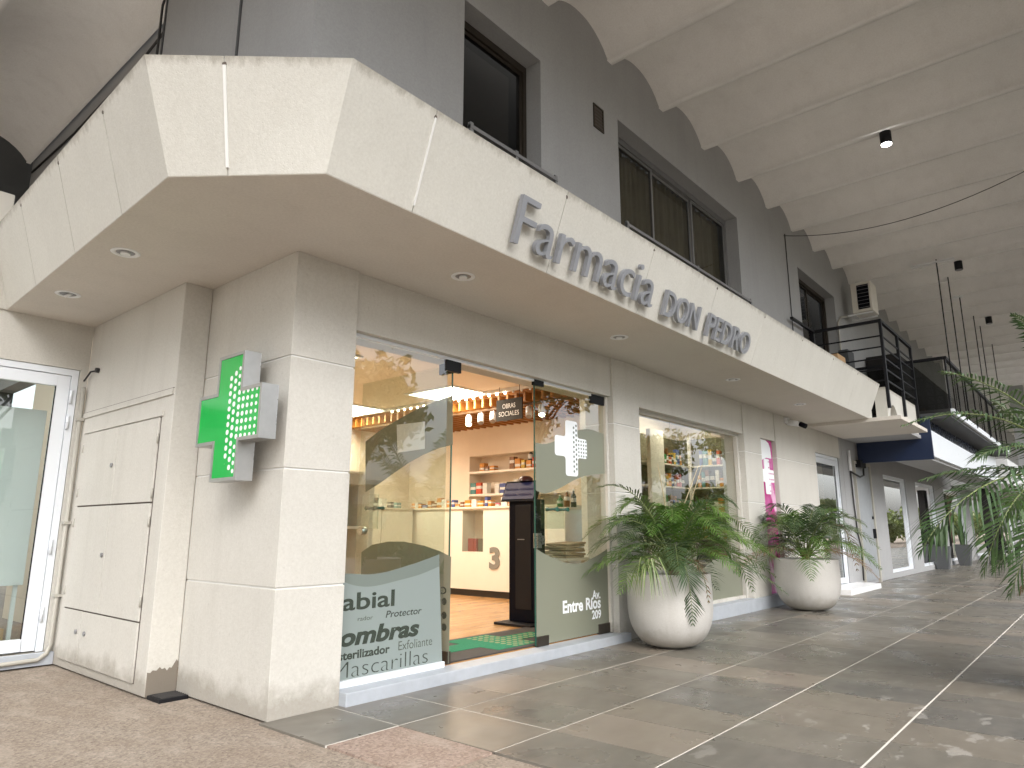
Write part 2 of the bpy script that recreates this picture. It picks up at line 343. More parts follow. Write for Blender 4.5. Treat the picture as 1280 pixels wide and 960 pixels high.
def wall_grid(axis, p0, p1, u0, u1, z0, z1, holes):
    """slab in plane axis=const between p0 (seen) and p1, with rectangular openings (u0,u1,z0,z1)"""
    us = sorted({u0, u1, *[h[i] for h in holes for i in (0, 1)]}); zs = sorted({z0, z1, *[h[i] for h in holes for i in (2, 3)]})
    solid = lambda a, b: 0 <= a < len(us)-1 and 0 <= b < len(zs)-1 and not any(h[0] <= (us[a]+us[a+1])/2 <= h[1] and h[2] <= (zs[b]+zs[b+1])/2 <= h[3] for h in holes)
    P = (lambda u, p, z: (u, p, z)) if axis == 'y' else (lambda u, p, z: (p, u, z))
    mb = MB()
    for a in range(len(us)-1):
        for b in range(len(zs)-1):
            if not solid(a, b): continue
            A, B, c, d = us[a], us[a+1], zs[b], zs[b+1]
            for p in (p0, p1): mb.add([P(A,p,c), P(B,p,c), P(B,p,d), P(A,p,d)], [(0,1,2,3)])
            for (da, db, q) in ((-1,0,((A,c),(A,d))), (1,0,((B,c),(B,d))), (0,-1,((A,c),(B,c))), (0,1,((A,d),(B,d)))):
                if not solid(a+da, b+db):
                    (x1, y1), (x2, y2) = q; mb.add([P(x1,p0,y1), P(x2,p0,y2), P(x2,p1,y2), P(x1,p1,y1)], [(0,1,2,3)])
    bm = bmesh.new(); vs = [bm.verts.new(v) for v in mb.v]
    for f in mb.f: bm.faces.new([vs[i] for i in f])
    bmesh.ops.remove_doubles(bm, verts=bm.verts, dist=1e-5); bmesh.ops.recalc_face_normals(bm, faces=bm.faces)
    r = MB(); bm.verts.index_update(); r.v = [tuple(v.co) for v in bm.verts]; r.f = [tuple(v.index for v in f.verts) for f in bm.faces]; r.mi = [0]*len(r.f); r.sm = [False]*len(r.f); bm.free()
    return r
def cap_poly(pts3, name, mat, parent, n, th):
    """concave outline, extruded and triangulated"""
    bm = bmesh.new(); vs = [bm.verts.new(p) for p in pts3]; f = bm.faces.new(vs); r = bmesh.ops.extrude_face_region(bm, geom=[f])
    bmesh.ops.translate(bm, vec=Vector(n)*th, verts=[v for v in r['geom'] if isinstance(v, bmesh.types.BMVert)])
    bmesh.ops.recalc_face_normals(bm, faces=bm.faces); bmesh.ops.triangulate(bm, faces=[q for q in bm.faces if len(q.verts) > 4]); bm.verts.index_update()
    mb = MB(); mb.add([tuple(v.co) for v in bm.verts], [tuple(v.index for v in q.verts) for q in bm.faces]); bm.free(); return mb.build(name, mat, parent)
def text_mesh(s, size=1, extrude=0, offset=0, shear=0, bevel=0, spacing=1):
    cu = bpy.data.curves.new('txt', 'FONT'); cu.body = s; cu.size = size; cu.extrude = extrude; cu.offset = offset; cu.shear = shear
    cu.bevel_depth = bevel; cu.space_character = spacing; cu.resolution_u = 5
    o = bpy.data.objects.new('txt', cu); COL.objects.link(o); dg = bpy.context.evaluated_depsgraph_get()
    me = bpy.data.meshes.new_from_object(o.evaluated_get(dg)); bpy.data.objects.remove(o); bpy.data.curves.remove(cu)
    a = np.array([v.co[:] for v in me.vertices]); f = [tuple(p.vertices) for p in me.polygons]; bpy.data.meshes.remove(me); return a, f
def put_text(s, org, xd, yd, w, h, depth, name, mat, parent, offset=0, shear=0, **props):
    """fit text in a w x h box with origin org; depth along xd x yd"""
    a, f = text_mesh(s, 1, .5, offset, shear)
    mn, mx = a.min(0), a.max(0); xd, yd = np.array(xd, float), np.array(yd, float); nd = np.cross(xd, yd)
    q = (a-mn)/np.maximum(mx-mn, 1e-6); vs = np.array(org)+np.outer(q[:,0]*w, xd)+np.outer(q[:,1]*h, yd)+np.outer(q[:,2]*depth, nd)
    return MB().add(vs, f).build(name, mat, parent, **props)
def flat(pts, name, mat, parent, thick=.0012, n=(0,-1,0), **props):
    return MB().prism(pts, np.array(n)*thick).build(name, mat, parent, **props)
def smooth_line(pts, k=6):
    """catmull-rom through points"""
    P = [np.array(p, float) for p in pts]; P = [2*P[0]-P[1]]+P+[2*P[-1]-P[-2]]; out = []
    for i in range(1, len(P)-2):
        for j in range(k):
            t = j/k; out.append(.5*((2*P[i])+(-P[i-1]+P[i+1])*t+(2*P[i-1]-5*P[i]+4*P[i+1]-P[i+2])*t*t+(-P[i-1]+3*P[i]-3*P[i+1]+P[i+2])*t**3))
    out.append(P[-2]); return out

# ------------------------------------------------------------------ ground
g = MB().add([(-150,-150,-.012),(250,-150,-.012),(250,250,-.012),(-150,250,-.012)], [(0,1,2,3)]).build('ground', m_gravel, kind='structure')
box('road', (-150, 250, -26, -18, -.10, -.006), m_asphalt, kind='structure')
box('kerb', (-150, 250, -18, -17.8, -.10, .06), plain('kerb_stone', (.4,.39,.37), .85), kind='structure')
MB().add([(-150,-60,-.008),(250,-60,-.008),(250,-26,-.008),(-150,-26,-.008)], [(0,1,2,3)]).build('grass_verge', m_grass, kind='structure')
# paving bed: pale mortar that shows between the stone tiles
ROWS = [(3.262, 3.905), (2.528, 3.254), (1.794, 2.52), (1.058, 1.784), (.322, 1.044), (-.414, .308), (-1.15, -.422), (-1.886, -1.158)]
def xstart(r): return {0: 2.32}.get(r, 2.815)
DX = .495
bed = MB()
for r, (y0, y1) in enumerate(ROWS): bed.box(xstart(r)+.004, 62, y0-(0 if r == 0 else .0035), y1+.0045, -.03, -.0015)
bed = bed.build('paving_bed', plain('dark_mortar', (.10,.088,.075), .9), kind='structure')
for r, (y0, y1) in enumerate(ROWS):
    w_ = (.002, .002, .003, .006, .0055, .006, .006, .006)[r]
    MB().box(xstart(r)+.004, 62, y0-.004-w_, y0-.004+w_, -.012, -.0003).build('grout_line', m_grout, bed)
for r, x in ((0, 2.815), (0, 3.31), (1, 3.31)):
    MB().box(x-.003, x+.003, ROWS[r][0]+.003, ROWS[r][1], -.012, -.0002).build('grout_line', m_grout, bed)
tl = []
for r, (y0, y1) in enumerate(ROWS):
    x = 2.32
    while x < 60:
        if x >= xstart(r)-.2:
            tl.append((x, r)); 
        x += DX
def vis(x, y):
    d = np.array([x, y, 0])-CP; k = d@FW
    if k < .3: return -1
    u, v = 640+LENS*(d@RT)/k, 480-LENS*(d@UP)/k
    return -1 if (u < -60 or u > 1340 or v > 1050) else LENS/k
tl.sort(key=lambda t: -vis(t[0]+.25, sum(ROWS[t[1]])/2))
shared = {}
rest = MB(); cnt = 0
for x, r in tl:
    y0, y1 = ROWS[r]; h = y1-y0
    if cnt < 290 and vis(x+.25, (y0+y1)/2) > 0:
        key = round(h, 2)
        if key not in shared:
            o = MB().box(-DX/2+.0032, DX/2-.0032, -h/2, h/2, -.028, 0).build('tile', m_tile, bed, bevel=.0018); shared[key] = o.data; me = o.data
            o.location = Vector((x+DX/2, (y0+y1)/2, -.028+random.uniform(0, .0014)))-wp(bed)
        else:
            o = bpy.data.objects.new('tile', shared[key]); COL.objects.link(o); o.parent = bed
            o.location = Vector((x+DX/2, (y0+y1)/2, -.028+random.uniform(0, .0014)))-wp(bed)
        o.rotation_euler = (random.uniform(-.0012, .0012), random.uniform(-.0012, .0012), 0); cnt += 1
    else:
        rest.box(x+.0016, x+DX-.0016, y0, y1, -.028, .0004)
rest.build('tile_field', m_tile, bed, kind='stuff')
# pink aggregate slab and sub-floor mortar edges at the tile border
box('aggregate_slab', (2.33, 2.81, 2.53, 3.25, -.03, -.001), m_gravelp, kind='structure')

# ------------------------------------------------------------------ pharmacy building
PH = thing('pharmacy_building', 'cream rendered corner pharmacy with angled fascia and grey upper floor', 'building', (2.36, 3.89, 0))
SZ = 2.92
GROOVES = [0, .745, 1.473, 2.2, SZ]
def grooved(name, x0, x1, y0, y1, mat=m_cream, z0=0, gap=.011):
    """rendered pier: panels standing 6 mm proud of a core whose white joints show"""
    core = box(name, (x0+.008, x1-.008, y0+.008, y1-.008, z0, SZ-.005), m_joint, PH)
    zs = [z0]+[z for z in GROOVES[1:-1] if z > z0]+[SZ]
    for a, b in zip(zs[:-1], zs[1:]):
        MB().box(x0, x1, y0, y1, a+(gap/2 if a > z0 else 0), b-(gap/2 if b < SZ else .004)).build('render_panel', mat, core, bevel=.004)
    return core
grooved('corner_pier', 2.36, 2.862, 3.89, 5.06)
grooved('front_pier', 6.215, 6.757, 3.89, 4.25)
grooved('front_pier', 9.74, 10.38, 3.90, 4.25)
grooved('front_pier', 11.02, 12.96, 3.90, 4.25)
# lintels
for (a, b) in ((2.862, 6.215), (6.757, 9.74), (10.38, 11.02), (12.96, 14.52)):
    zb = {2.862: 2.487, 6.757: 2.45, 10.38: 2.46, 12.96: 2.46}[a]
    box('lintel', (a+.001, b-.001, 3.915, 4.25, zb, SZ-.004), m_cream, PH, bevel=.004)
box('end_pier', (14.47, 14.72, 3.93, 4.25, 0, SZ-.004), m_bluegrey, PH)
# meter pilaster and its cupboard doors (faces -X)
px0 = 2.15
pil = box('meter_pilaster', (px0, 2.36, 5.06, 6.9, 0, SZ-.004), m_cream, PH, bevel=.006)
wpt = [(2.155,.0),(2.357,.0),(2.357,.20),(2.345,.215),(2.33,.19),(2.315,.165),(2.30,.17),(2.285,.15),(2.27,.17),(2.25,.165),(2.235,.18),(2.215,.16),(2.19,.165),(2.175,.15),(2.155,.155)]
WORN = (wpt, stucco('bare_mortar', (.20,.175,.145), grime=.8))
box('render_band', (px0-.012, px0+.002, 5.075, 6.88, 2.06, 2.105), m_cream, pil)
box('dark_joint', (px0-.004, px0+.002, 5.075, 6.88, 2.105, 2.112), m_darkjoint, pil)
MB().box(px0-.014, px0-.002, 5.2, 6.78, 1.915, 1.955).build('cupboard_frame', m_cream, pil)
box('cupboard_recess', (px0-.001, px0+.004, 5.235, 6.745, .06, 1.91), m_darkjoint, pil)
def cdoor(y0, y1, z0, z1, lock=None):
    d = MB().box(px0-.013, px0-.0012, y0, y1, z0, z1).build('cupboard_door', m_cream, pil, bevel=.0025)
    if lock: MB().tube([(px0-.013, *lock), (px0-.024, *lock)], .018, 14).build('lock', m_greyalu, d)
cdoor(5.245, 5.985, 1.292, 1.905); cdoor(5.993, 6.735, 1.292, 1.905, (6.05, 1.60))
cdoor(5.245, 5.985, .468, 1.280); cdoor(5.993, 6.735, .468, 1.280, (6.03, .90))
cdoor(5.245, 6.30, .065, .456, (6.20, .30)) ; cdoor(6.308, 6.735, .065, .456, (6.38, .30))
for (y, z) in ((5.24, 1.75), (5.24, 1.35), (5.24, 1.15), (5.24, .6), (6.74, 1.78), (6.74, 1.4), (6.74, 1.15), (6.74, .6)):
    MB().tube([(px0-.014, y, z-.035), (px0-.014, y, z+.035)], .008, 8).build('hinge', m_pipe, pil)
# left recess wall with door (plane Y=6.9)
rw = wall_grid('y', 6.9, 7.15, -3.0, 2.15, 0, SZ-.004, [(.55, 2.085, .10, 2.50)]).build('recess_wall', m_cream, PH)
box('recess_plinth', (.3, 2.148, 6.855, 6.9, 0, .10), m_step, PH, bevel=.004)
# upper walls
UW = wall_grid('y', 3.89, 4.22, 2.36, 70, SZ+.12, 6.95, [(3.887, 5.01, 3.2, 5.87), (6.51, 10.04, 3.2, 5.93), (12.86, 15.15, 3.1, 5.95)])
uw = UW.build('upper_front_wall', m_bluegrey, PH)
ul = box('upper_side_wall', (2.36, 2.8, 4.221, 6.69, SZ+.12, 6.95), m_bluegrey, PH)
box('upper_side_wall', (2.60, 2.8, 6.691, 12, SZ+.12, 6.95), m_bluegrey, PH)
for y in (5.03, 6.66): box('joint_strip', (2.348, 2.362, y-.014, y+.014, SZ+.13, 6.9), m_darkgrey, ul)
MB().tube([(2.33, 6.70, 3.4), (2.33, 6.70, 6.35), (2.34, 6.5, 6.70)], .012, 6).build('cable', m_cable, ul)
MB().tube([(2.55, 6.75, 6.50), (2.58, 8.0, 6.40), (2.58, 10, 6.36), (2.58, 11.9, 6.45)], .014, 6).build('cable', m_cable, ul)
box('recess_end_wall', (-6, 2.80, 12.001, 12.2, 0, 7.2), m_darkgrey, PH)
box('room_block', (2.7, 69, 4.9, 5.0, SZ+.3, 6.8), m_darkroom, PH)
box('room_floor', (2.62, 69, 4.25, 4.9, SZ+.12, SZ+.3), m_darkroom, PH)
# soffit and balcony slab
sof = [(-3, 6.899), (1.47, 6.88), (1.358, 3.546), (1.881, 2.883), (12.62, 2.883), (12.62, 3.89), (14.5, 3.89), (14.5, 4.2), (2.6, 4.2), (2.6, 7.1), (-3, 7.1)]
# fascia geometry: bottom and top outer lines
FB = [(-3, 6.88), (1.47, 6.88), (1.358, 3.546), (1.881, 2.883), (12.62, 2.883), (12.62, 3.86)]
FT = [(-3, 6.70), (1.25, 6.70), (1.155, 3.49), (1.875, 2.69), (12.79, 2.70), (12.79, 3.86)]
FZ0, FZ1 = SZ, 3.505
def inset(poly, d):
    out = []
    for i, p in enumerate(poly):
        ns = []
        for a, b in ((i-1, i), (i, i+1)):
            if a < 0 or b >= len(poly): continue
            e = np.array(poly[b], float)-np.array(poly[a], float); e /= np.linalg.norm(e); ns.append(np.array([-e[1], e[0]]))
        nn = sum(ns); nn /= np.linalg.norm(nn); k = 1/max(.4, float(nn@ns[0])); out.append(np.array(p)+nn*d*k)
    return out
FBi, FTi = inset(FB, .13), inset(FT, .13); FBc, FTc = inset(FB, .010), inset(FT, .010)
fas = thing_f = link('fascia', None, Vector((2, 3, SZ)), PH)
SPL = {0: [.35, .72], 1: [.01, .26, .54, .80], 2: [.38], 3: [.055, .175, .293, .410, .527, .645, .765, .88], 4: []}
core = MB()
for i in range(5):
    L3 = lambda A, j, t: (1-t)*np.array(A[j])+t*np.array(A[j+1])
    def ring(t0, t1, fb, ft, zi0=FZ0, zi1=FZ1):
        b = [(*L3(fb, i, t0), zi0), (*L3(fb, i, t1), zi0), (*L3(FBi, i, t1), zi0), (*L3(FBi, i, t0), zi0)]
        t = [(*L3(ft, i, t0), zi1), (*L3(ft, i, t1), zi1), (*L3(FTi, i, t1), zi1), (*L3(FTi, i, t0), zi1)]
        return b, t
    core.hexa(*ring(0, 1, FBc, FTc, FZ0+.006, FZ1-.006))
    seglen = np.linalg.norm(np.array(FB[i+1])-np.array(FB[i])); g2 = .0026/seglen
    ts = [0]+SPL[i]+[1]
    for a, b in zip(ts[:-1], ts[1:]):
        MB().hexa(*ring(a+(g2 if a > 0 else 0), b-(g2 if b < 1 else 0), FB, FT)).build('fascia_panel', m_fascia, fas)
core.build('fascia_joint_core', m_joint, fas)
for i, ts in SPL.items():
    for t in ts:
        a = (1-t)*np.array(FB[i])+t*np.array(FB[i+1]); b = (1-t)*np.array(FT[i])+t*np.array(FT[i+1]); e = np.array(FB[i+1])-np.array(FB[i]); e /= np.linalg.norm(e); nn = np.array([e[1], -e[0]])
        c = a+(b-a)*.93; z = FZ0+(FZ1-FZ0)*.93; q = []
        for k in range(7): th = 6.283*k/7; rr_ = random.uniform(.009, .016); q.append((*(c+e*rr_*math.cos(th)+(b-a)*rr_*math.sin(th)+nn*.0015), z+rr_*math.sin(th)))
        MB().prism(q, (*(-nn*.006), 0)).build('anchor_hole', m_darkjoint, fas)
for (i, t, w) in ((2, .38, .016), (3, .055, .012)):     # joints filled with thick white sealant
    a = (1-t)*np.array(FB[i])+t*np.array(FB[i+1]); b = (1-t)*np.array(FT[i])+t*np.array(FT[i+1])
    e = np.array(FB[i+1])-np.array(FB[i]); e /= np.linalg.norm(e); nn = np.array([e[1], -e[0]])
    lo, hi = .06, .92
    pa = [(*(a+(b-a)*q+e*s*w/2-nn*.004), FZ0+(FZ1-FZ0)*q) for q, s in ((lo,-1),(lo,1),(hi,1),(hi,-1))]
    MB().prism(pa, (*(nn*.011), 0)).build('sealant', m_joint, fas)
si = inset(FB, .003)
bt = [(*p, SZ-.002) for p in [tuple(q) for q in si][:-1]]+[(12.61, 4.25, SZ-.002), (2.5, 4.25, SZ-.002), (2.5, 7.0, SZ-.002), (-3, 7.0, SZ-.002)]
def polyslab(name, pts, z0, z1, mat, parent):
    bm = bmesh.new(); vs = [bm.verts.new((x, y, z0)) for x, y in pts]; f = bm.faces.new(vs)
    r = bmesh.ops.extrude_face_region(bm, geom=[f]); bmesh.ops.translate(bm, vec=(0,0,z1-z0), verts=[v for v in r['geom'] if isinstance(v, bmesh.types.BMVert)])
    bmesh.ops.recalc_face_normals(bm, faces=bm.faces); bmesh.ops.triangulate(bm, faces=[f_ for f_ in bm.faces if len(f_.verts) > 4]); bm.verts.index_update()
    mb = MB(); mb.add([tuple(v.co) for v in bm.verts], [tuple(v.index for v in f_.verts) for f_ in bm.faces]); bm.free(); return mb.build(name, mat, parent)
polyslab('soffit', [tuple(p[:2]) for p in bt], SZ-.0035, SZ-.0005, m_soffit, PH)
polyslab('balcony_floor', [tuple(q) for q in inset(FB, .14)][:-1]+[(12.5, 3.88), (2.5, 3.88), (2.5, 7.3), (-3, 7.3)], SZ+.002, SZ+.115, m_soffit, PH)
# low grey guard rails in front of the upper windows
for x0, x1, lab in ((3.86, 5.12, 0), (6.45, 10.1, 1)):
    rl = MB().box(x0, x1, 3.765, 3.805, 4.50, 4.535).box(x0, x1, 3.775, 3.795, 4.0, 4.02)
    for k in range(3): xx = x0+(x1-x0)*k/2; rl.box(min(max(xx-.02, x0), x1-.04), min(max(xx+.02, x0+.04), x1), 3.77, 3.80, 3.03, 4.56)
    rl.build('guard_rail', m_greyalu, PH)
# upper windows
def upwin(x0, x1, z0, z1, n, mat, curtain, yv=4.08, fr=.05, extra=0):
    w = MB().box(x0, x1, yv, yv+.1, z1-fr*1.6, z1).box(x0, x1, yv, yv+.1, z0, z0+fr).box(x0, x0+fr, yv, yv+.1, z0+fr, z1-fr*1.6).box(x1-fr, x1, yv, yv+.1, z0+fr, z1-fr*1.6)
    f = w.build('window_frame', mat, PH, bevel=.003)
    L = (x1-x0-2*fr)/n
    for k in range(n):
        a = x0+fr+k*L; yy = yv+.02+.03*(k % 2); s = .035
        MB().box(a, a+s, yy, yy+.025, z0+fr, z1-fr*1.7).box(a+L-s, a+L, yy, yy+.025, z0+fr, z1-fr*1.7).box(a+s, a+L-s, yy, yy+.025, z1-fr*1.7-s, z1-fr*1.7).box(a+s, a+L-s, yy, yy+.025, z0+fr, z0+fr+s).build('sash', mat, f)
        box('pane', (a+s, a+L-s, yy+.009, yy+.015, z0+fr+s, z1-fr*1.7-s), m_glass_up, f)
    if curtain:
        pts = []; N_ = int((x1-x0)*60)
        c = MB()
        vs = []
        for k in range(N_+1):
            x = x0+(x1-x0)*k/N_; y = 4.235+.04*math.sin(x*38+2*math.sin(x*5))+.02*math.sin(x*91)
            vs += [(x, y, z0), (x+.012*math.sin(x*13), y*1.0+.01, z1-.05)]
        c.add(vs, [(2*k, 2*k+2, 2*k+3, 2*k+1) for k in range(N_)], 0, True); c.build('curtain', m_curtain, PH)
upwin(3.887, 5.01, 3.2, 5.87, 1, m_bronze, False)
upwin(6.51, 10.04, 3.2, 5.93, 3, m_greyalu, True)
upwin(12.86, 15.15, 3.1, 5.95, 2, m_bronze, False)
# wall vent
vt = MB().box(5.98, 6.19, 3.878, 3.889, 5.58, 5.60).box(5.98, 6.19, 3.878, 3.889, 5.86, 5.88).box(5.98, 6.0, 3.878, 3.889, 5.60, 5.86).box(6.17, 6.19, 3.878, 3.889, 5.60, 5.86).build('wall_vent', m_bronze, PH)
box('vent_back', (6.0, 6.17, 3.886, 3.8885, 5.6, 5.86), m_darkjoint, vt)
for k in range(6): MB().add([(6.0,3.88,5.61+k*.042),(6.17,3.88,5.61+k*.042),(6.17,3.887,5.64+k*.042),(6.0,3.887,5.64+k*.042)], [(0,1,2,3)]).build('louvre', m_bronze, vt)

# step, thresholds
MB().box(2.863, 6.32, 3.82, 4.6, -.01, .082).build('entrance_step', m_step, PH, bevel=.008)
MB().box(6.757, 11.0, 3.86, 4.05, -.01, .16).build('window_plinth', m_step, PH, bevel=.006)
box('end_step', (12.9, 14.9, 3.5, 4.2, -.01, .09), m_white, PH, bevel=.006)

# ------------------------------------------------------------------ shop glazing
GY = 3.985
def pane(name, x0, x1, z0, z1, y=GY, t=.01, parent=PH):
    g_ = box(name, (x0, x1, y, y+t, z0, z1), m_glass, parent)
    return g_
def yplane(pix, y): return [tuple(on_y(u, v, y)) for u, v in pix]
# fixed left light
fx = pane('fixed_glass', 2.8, 3.853, .125, 2.46)
box('glass_rail', (2.863, 3.853, GY-.03, GY+.04, .082, .125), m_alu, PH, bevel=.004)
box('head_rail', (2.863, 6.2, GY-.01, GY+.03, 2.462, 2.487), m_alu, PH)
wave1 = smooth_line([tuple(on_y(u, v, GY-.003)) for u, v in ((420,717),(436,717),(460,718),(482,715),(503,709),(525,702),(549,693))])
xs = lambda L, lo, hi: [p for p in L if lo <= p[0] <= hi]
top = [tuple((min(p[0], 3.85), GY-.003, p[2])) for p in wave1 if p[0] > 2.81]
low = smooth_line([tuple(on_y(u, v, GY-.003)) for u, v in ((420,722),(440,731),(465,733),(500,725),(525,718),(549,708))])
lowt = [tuple((min(p[0], 3.85), GY-.003, p[2])) for p in low if p[0] > 2.81]
flat(lowt+top[::-1], 'dark_vinyl_wave', m_vin_dark, fx)
flat([(2.81, GY-.003, .126), (3.85, GY-.003, .126)]+lowt[::-1], 'pale_vinyl_wave', m_vin_pale, fx)
def word(s, x0, x1, z0, z1, off=0, shear=0, mat=m_vin_text, ref='l'):
    """z0 baseline, z1 ascender height; the word keeps the font's own descenders"""
    a, f = text_mesh(s, 1, .5, off, shear); b, _ = text_mesh(ref, 1, 0, off); k = (z1-z0)/b[:,1].max(); mn, mx = a[:,0].min(), a[:,0].max()
    vs = [(x0+(v[0]-mn)/(mx-mn)*(x1-x0), GY-.0045-(v[2]+.5)*.0006, z0+v[1]*k) for v in a]
    MB().add(vs, f).build('word', mat, fx)
word('Labial', 2.80, 3.367, .565, .675, off=.018)
word('Protector', 3.291, 3.63, .487, .533, shear=.2, off=.008)
word('rador', 3.05, 3.178, .488, .515, mat=m_vin_text2)
word('Sombras', 2.80, 3.611, .340, .452, off=.04, shear=.2)
word('Esterilizador', 2.862, 3.338, .252, .305, off=.03)
word('Exfoliante', 3.417, 3.742, .254, .314, off=-.004, mat=m_vin_text2)
word('Mascarillas', 2.87, 3.702, .135, .236, off=-.02)
# open door leaf, swung in: plane X=3.94
def leafx(y0, y1): return box('glass_leaf', (3.935, 3.945, y0, y1, .10, 2.42), m_glass, None, kind_='x')
dl = thing('open_glass_door', 'frameless glass door leaf swung open inside, white poster square on it', 'door', (3.94, 4.02, .1))
LX = 3.94
gl_ = box('glass_leaf', (LX-.005, LX+.005, 4.02, 5.21, .10, 2.44), m_glass, dl)
box('glass_edge', (LX-.0055, LX+.0055, 4.012, 4.02, .10, 2.44), m_glass_edge, dl)
def xp(pix, x=LX-.0065): return [tuple(on_x(u, v, x)) for u, v in pix]
flat(xp([(457,552),(475,538),(495,526),(520,512),(549,500),(566,494),(566,556),(549,560),(530,568),(510,579),(490,593),(475,604),(457,615)]), 'upper_vinyl_wave', m_vin_sage, dl, n=(-1,0,0))
flat(xp([(452,690),(465,681),(485,677),(505,677),(530,682),(550,689),(564,696),(561,829),(449,822)]), 'lower_vinyl_wave', m_vin_sage, dl, n=(-1,0,0))
flat(xp([(496,531),(531,527),(531,561),(497,566)], LX-.009), 'white_poster', m_vinylw, dl, n=(-1,0,0))
for s_, zc in (('Contacto', 740), ('Horario', 752.5), ('Lunes', 770), ('Viernes', 785)):
    p = on_x(563, zc, LX-.008); hgt = .065 if s_ == 'Contacto' else .0
    if hgt: put_text('Cont', (LX-.0086, p[1]+.045, p[2]-.02), (0,1,0), (0,0,1), .2, .055, .0006, 'mirrored_word', m_vin_text, dl, .02)
    else: MB().tube([(LX-.0092, p[1]+.07, p[2]), (LX-.0086, p[1]+.07, p[2])], .028, 16).build('round_icon', m_vin_text, dl)
for z in (1.28,):
    MB().tube([(LX-.05, 5.03, z), (LX-.015, 5.03, z), (LX+.015, 5.03, z), (LX+.05, 5.03, z)], [.02, .012, .012, .02], 12).build('handle_spigot', m_glass_edge, dl)
    MB().tube([(LX-.05, 4.91, z), (LX-.015, 4.91, z), (LX+.015, 4.91, z), (LX+.05, 4.91, z)], [.02, .012, .012, .02], 12).build('handle_spigot', m_glass_edge, dl)
box('handle_plate', (LX-.055, LX-.045, 4.86, 5.08, 1.10, 1.40), m_glass, dl)
MB().tube([(LX-.03, 5.13, 1.08), (LX+.03, 5.13, 1.08)], .035, 20).build('lock', m_steel, dl)
MB().box(LX-.02, LX+.02, 4.0, 4.16, .085, .18).build('bottom_patch', m_bronze, dl, bevel=.004)
MB().box(LX-.02, LX+.02, 4.0, 4.16, 2.37, 2.462).build('top_patch', m_black, dl, bevel=.004)
box('patch_fitting', (3.83, 4.0, GY-.012, GY+.022, 2.37, 2.462), m_black, fx, bevel=.003)
cap_poly([(x, 5.0565, z) for x, z in WORN[0]], 'worn_patch', WORN[1], pil, (0,1,0), .003)
# closed right leaf
dr = thing('closed_glass_door', 'frameless glass door leaf beside the pier, with white cross and street address', 'door', (5.58, GY, .1))
DX0, DX1 = 4.995, 6.165
gr_ = box('glass_leaf', (DX0, DX1, GY, GY+.01, .095, 2.46), m_glass, dr)
box('glass_edge', (DX0-.008, DX0, GY-.0005, GY+.0105, .095, 2.46), m_glass_edge, dr)
ry = lambda pix, y=GY-.0025: [tuple((min(p[0], DX1-.003), p[1], p[2])) for p in [on_y(u, v, y) for u, v in pix]]
def yl(pix): return [tuple((min(max(p[0], DX0+.002), DX1-.003), GY-.0025, p[2])) for p in smooth_line([on_y(u, v, GY-.0025) for u, v in pix])]
flat(yl([(669,553),(680,555),(692,552),(706,545),(722,538),(738,537),(755,543)])+yl([(670,613),(682,617),(700,610),(718,600),(735,594),(756,592)])[::-1], 'upper_vinyl_wave', m_vin_sage, dr)
flat(yl([(669,685),(682,693),(700,701),(721,705),(740,698),(760,686)])+[(DX1-.003, GY-.0025, .10), (DX0+.002, GY-.0025, .10)], 'lower_vinyl_wave', m_vin_sage, dr)
def cross_pts(x0, x1, z0, z1, y, r=.02, n=4, ax='y'):
    """rounded plus outline, clockwise"""
    w, h = x1-x0, z1-z0; a0, a1 = x0+w*.32, x0+w*.70; b0, b1 = z0+h*.34, z0+h*.70
    cs = [(a0,z0,1),(a1,z0,1),(a1,b0,0),(x1,b0,1),(x1,b1,1),(a1,b1,0),(a1,z1,1),(a0,z1,1),(a0,b1,0),(x0,b1,1),(x0,b0,1),(a0,b0,0)]
    out = []
    for i, (x, z, rd) in enumerate(cs):
        if not r: out.append((x, z)); continue
        p = np.array([x, z]); pa = np.array(cs[i-1][:2]); pb = np.array(cs[(i+1) % 12][:2])
        A = p+(pa-p)/np.linalg.norm(pa-p)*r; B = p+(pb-p)/np.linalg.norm(pb-p)*r
        for k in range(n+1):
            t = k/n; out.append(tuple((1-t)**2*A+2*t*(1-t)*p+t*t*B))
    return out
cl = [on_y(u, v, GY) for u, v in ((693,560), (733,560), (712,595), (712,526))]
cx0, cx1, cz0, cz1 = cl[0][0], cl[1][0], cl[2][2], cl[3][2]
cap_poly([(x, GY-.0042, z) for x, z in cross_pts(cx0, cx1, cz0, cz1, GY, .035)], 'white_cross', m_vinylw, dr, (0,-1,0), .0012)
dots = MB()
def disc(mb, c, r, ax, nrm, n=12, mi=0):
    """thin disc; ax 0: faces -Y, ax 1: faces -X"""
    pts = [(c[0]+r*math.cos(6.283*k/n), c[1], c[2]+r*math.sin(6.283*k/n)) if ax == 0 else (c[0], c[1]+r*math.cos(6.283*k/n), c[2]+r*math.sin(6.283*k/n)) for k in range(n)]
    mb.prism(pts, nrm, mi)
W_, H_ = cx1-cx0, cz1-cz0
for col in range(6):
    fx_ = .58+col*.078; rows = 10 if col < 2 else 5
    for rr in range(rows):
        if col < 2: fz = .09+(rr+.5*(col % 2))*.088
        else: fz = .38+rr*.068+.0*(col % 2)
        disc(dots, (cx0+W_*fx_, GY-.0056, cz0+H_*fz), .014 if col < 2 else .011, 0, (0, -.0006, 0), 8)
dots.build('cross_dots', m_vin_dark, dr, kind='stuff')
def addr(s, u1, v, h_, bold=.03):
    p = on_y(u1, v, GY); a, _ = text_mesh(s, 1, 0); w = (a[:,0].max()-a[:,0].min())/(a[:,1].max()-a[:,1].min())*h_*.92
    put_text(s, (p[0]-w, GY-.0045, p[2]), (1,0,0), (0,0,1), w, h_, .0006, 'address_line', m_vinylw, dr, bold)
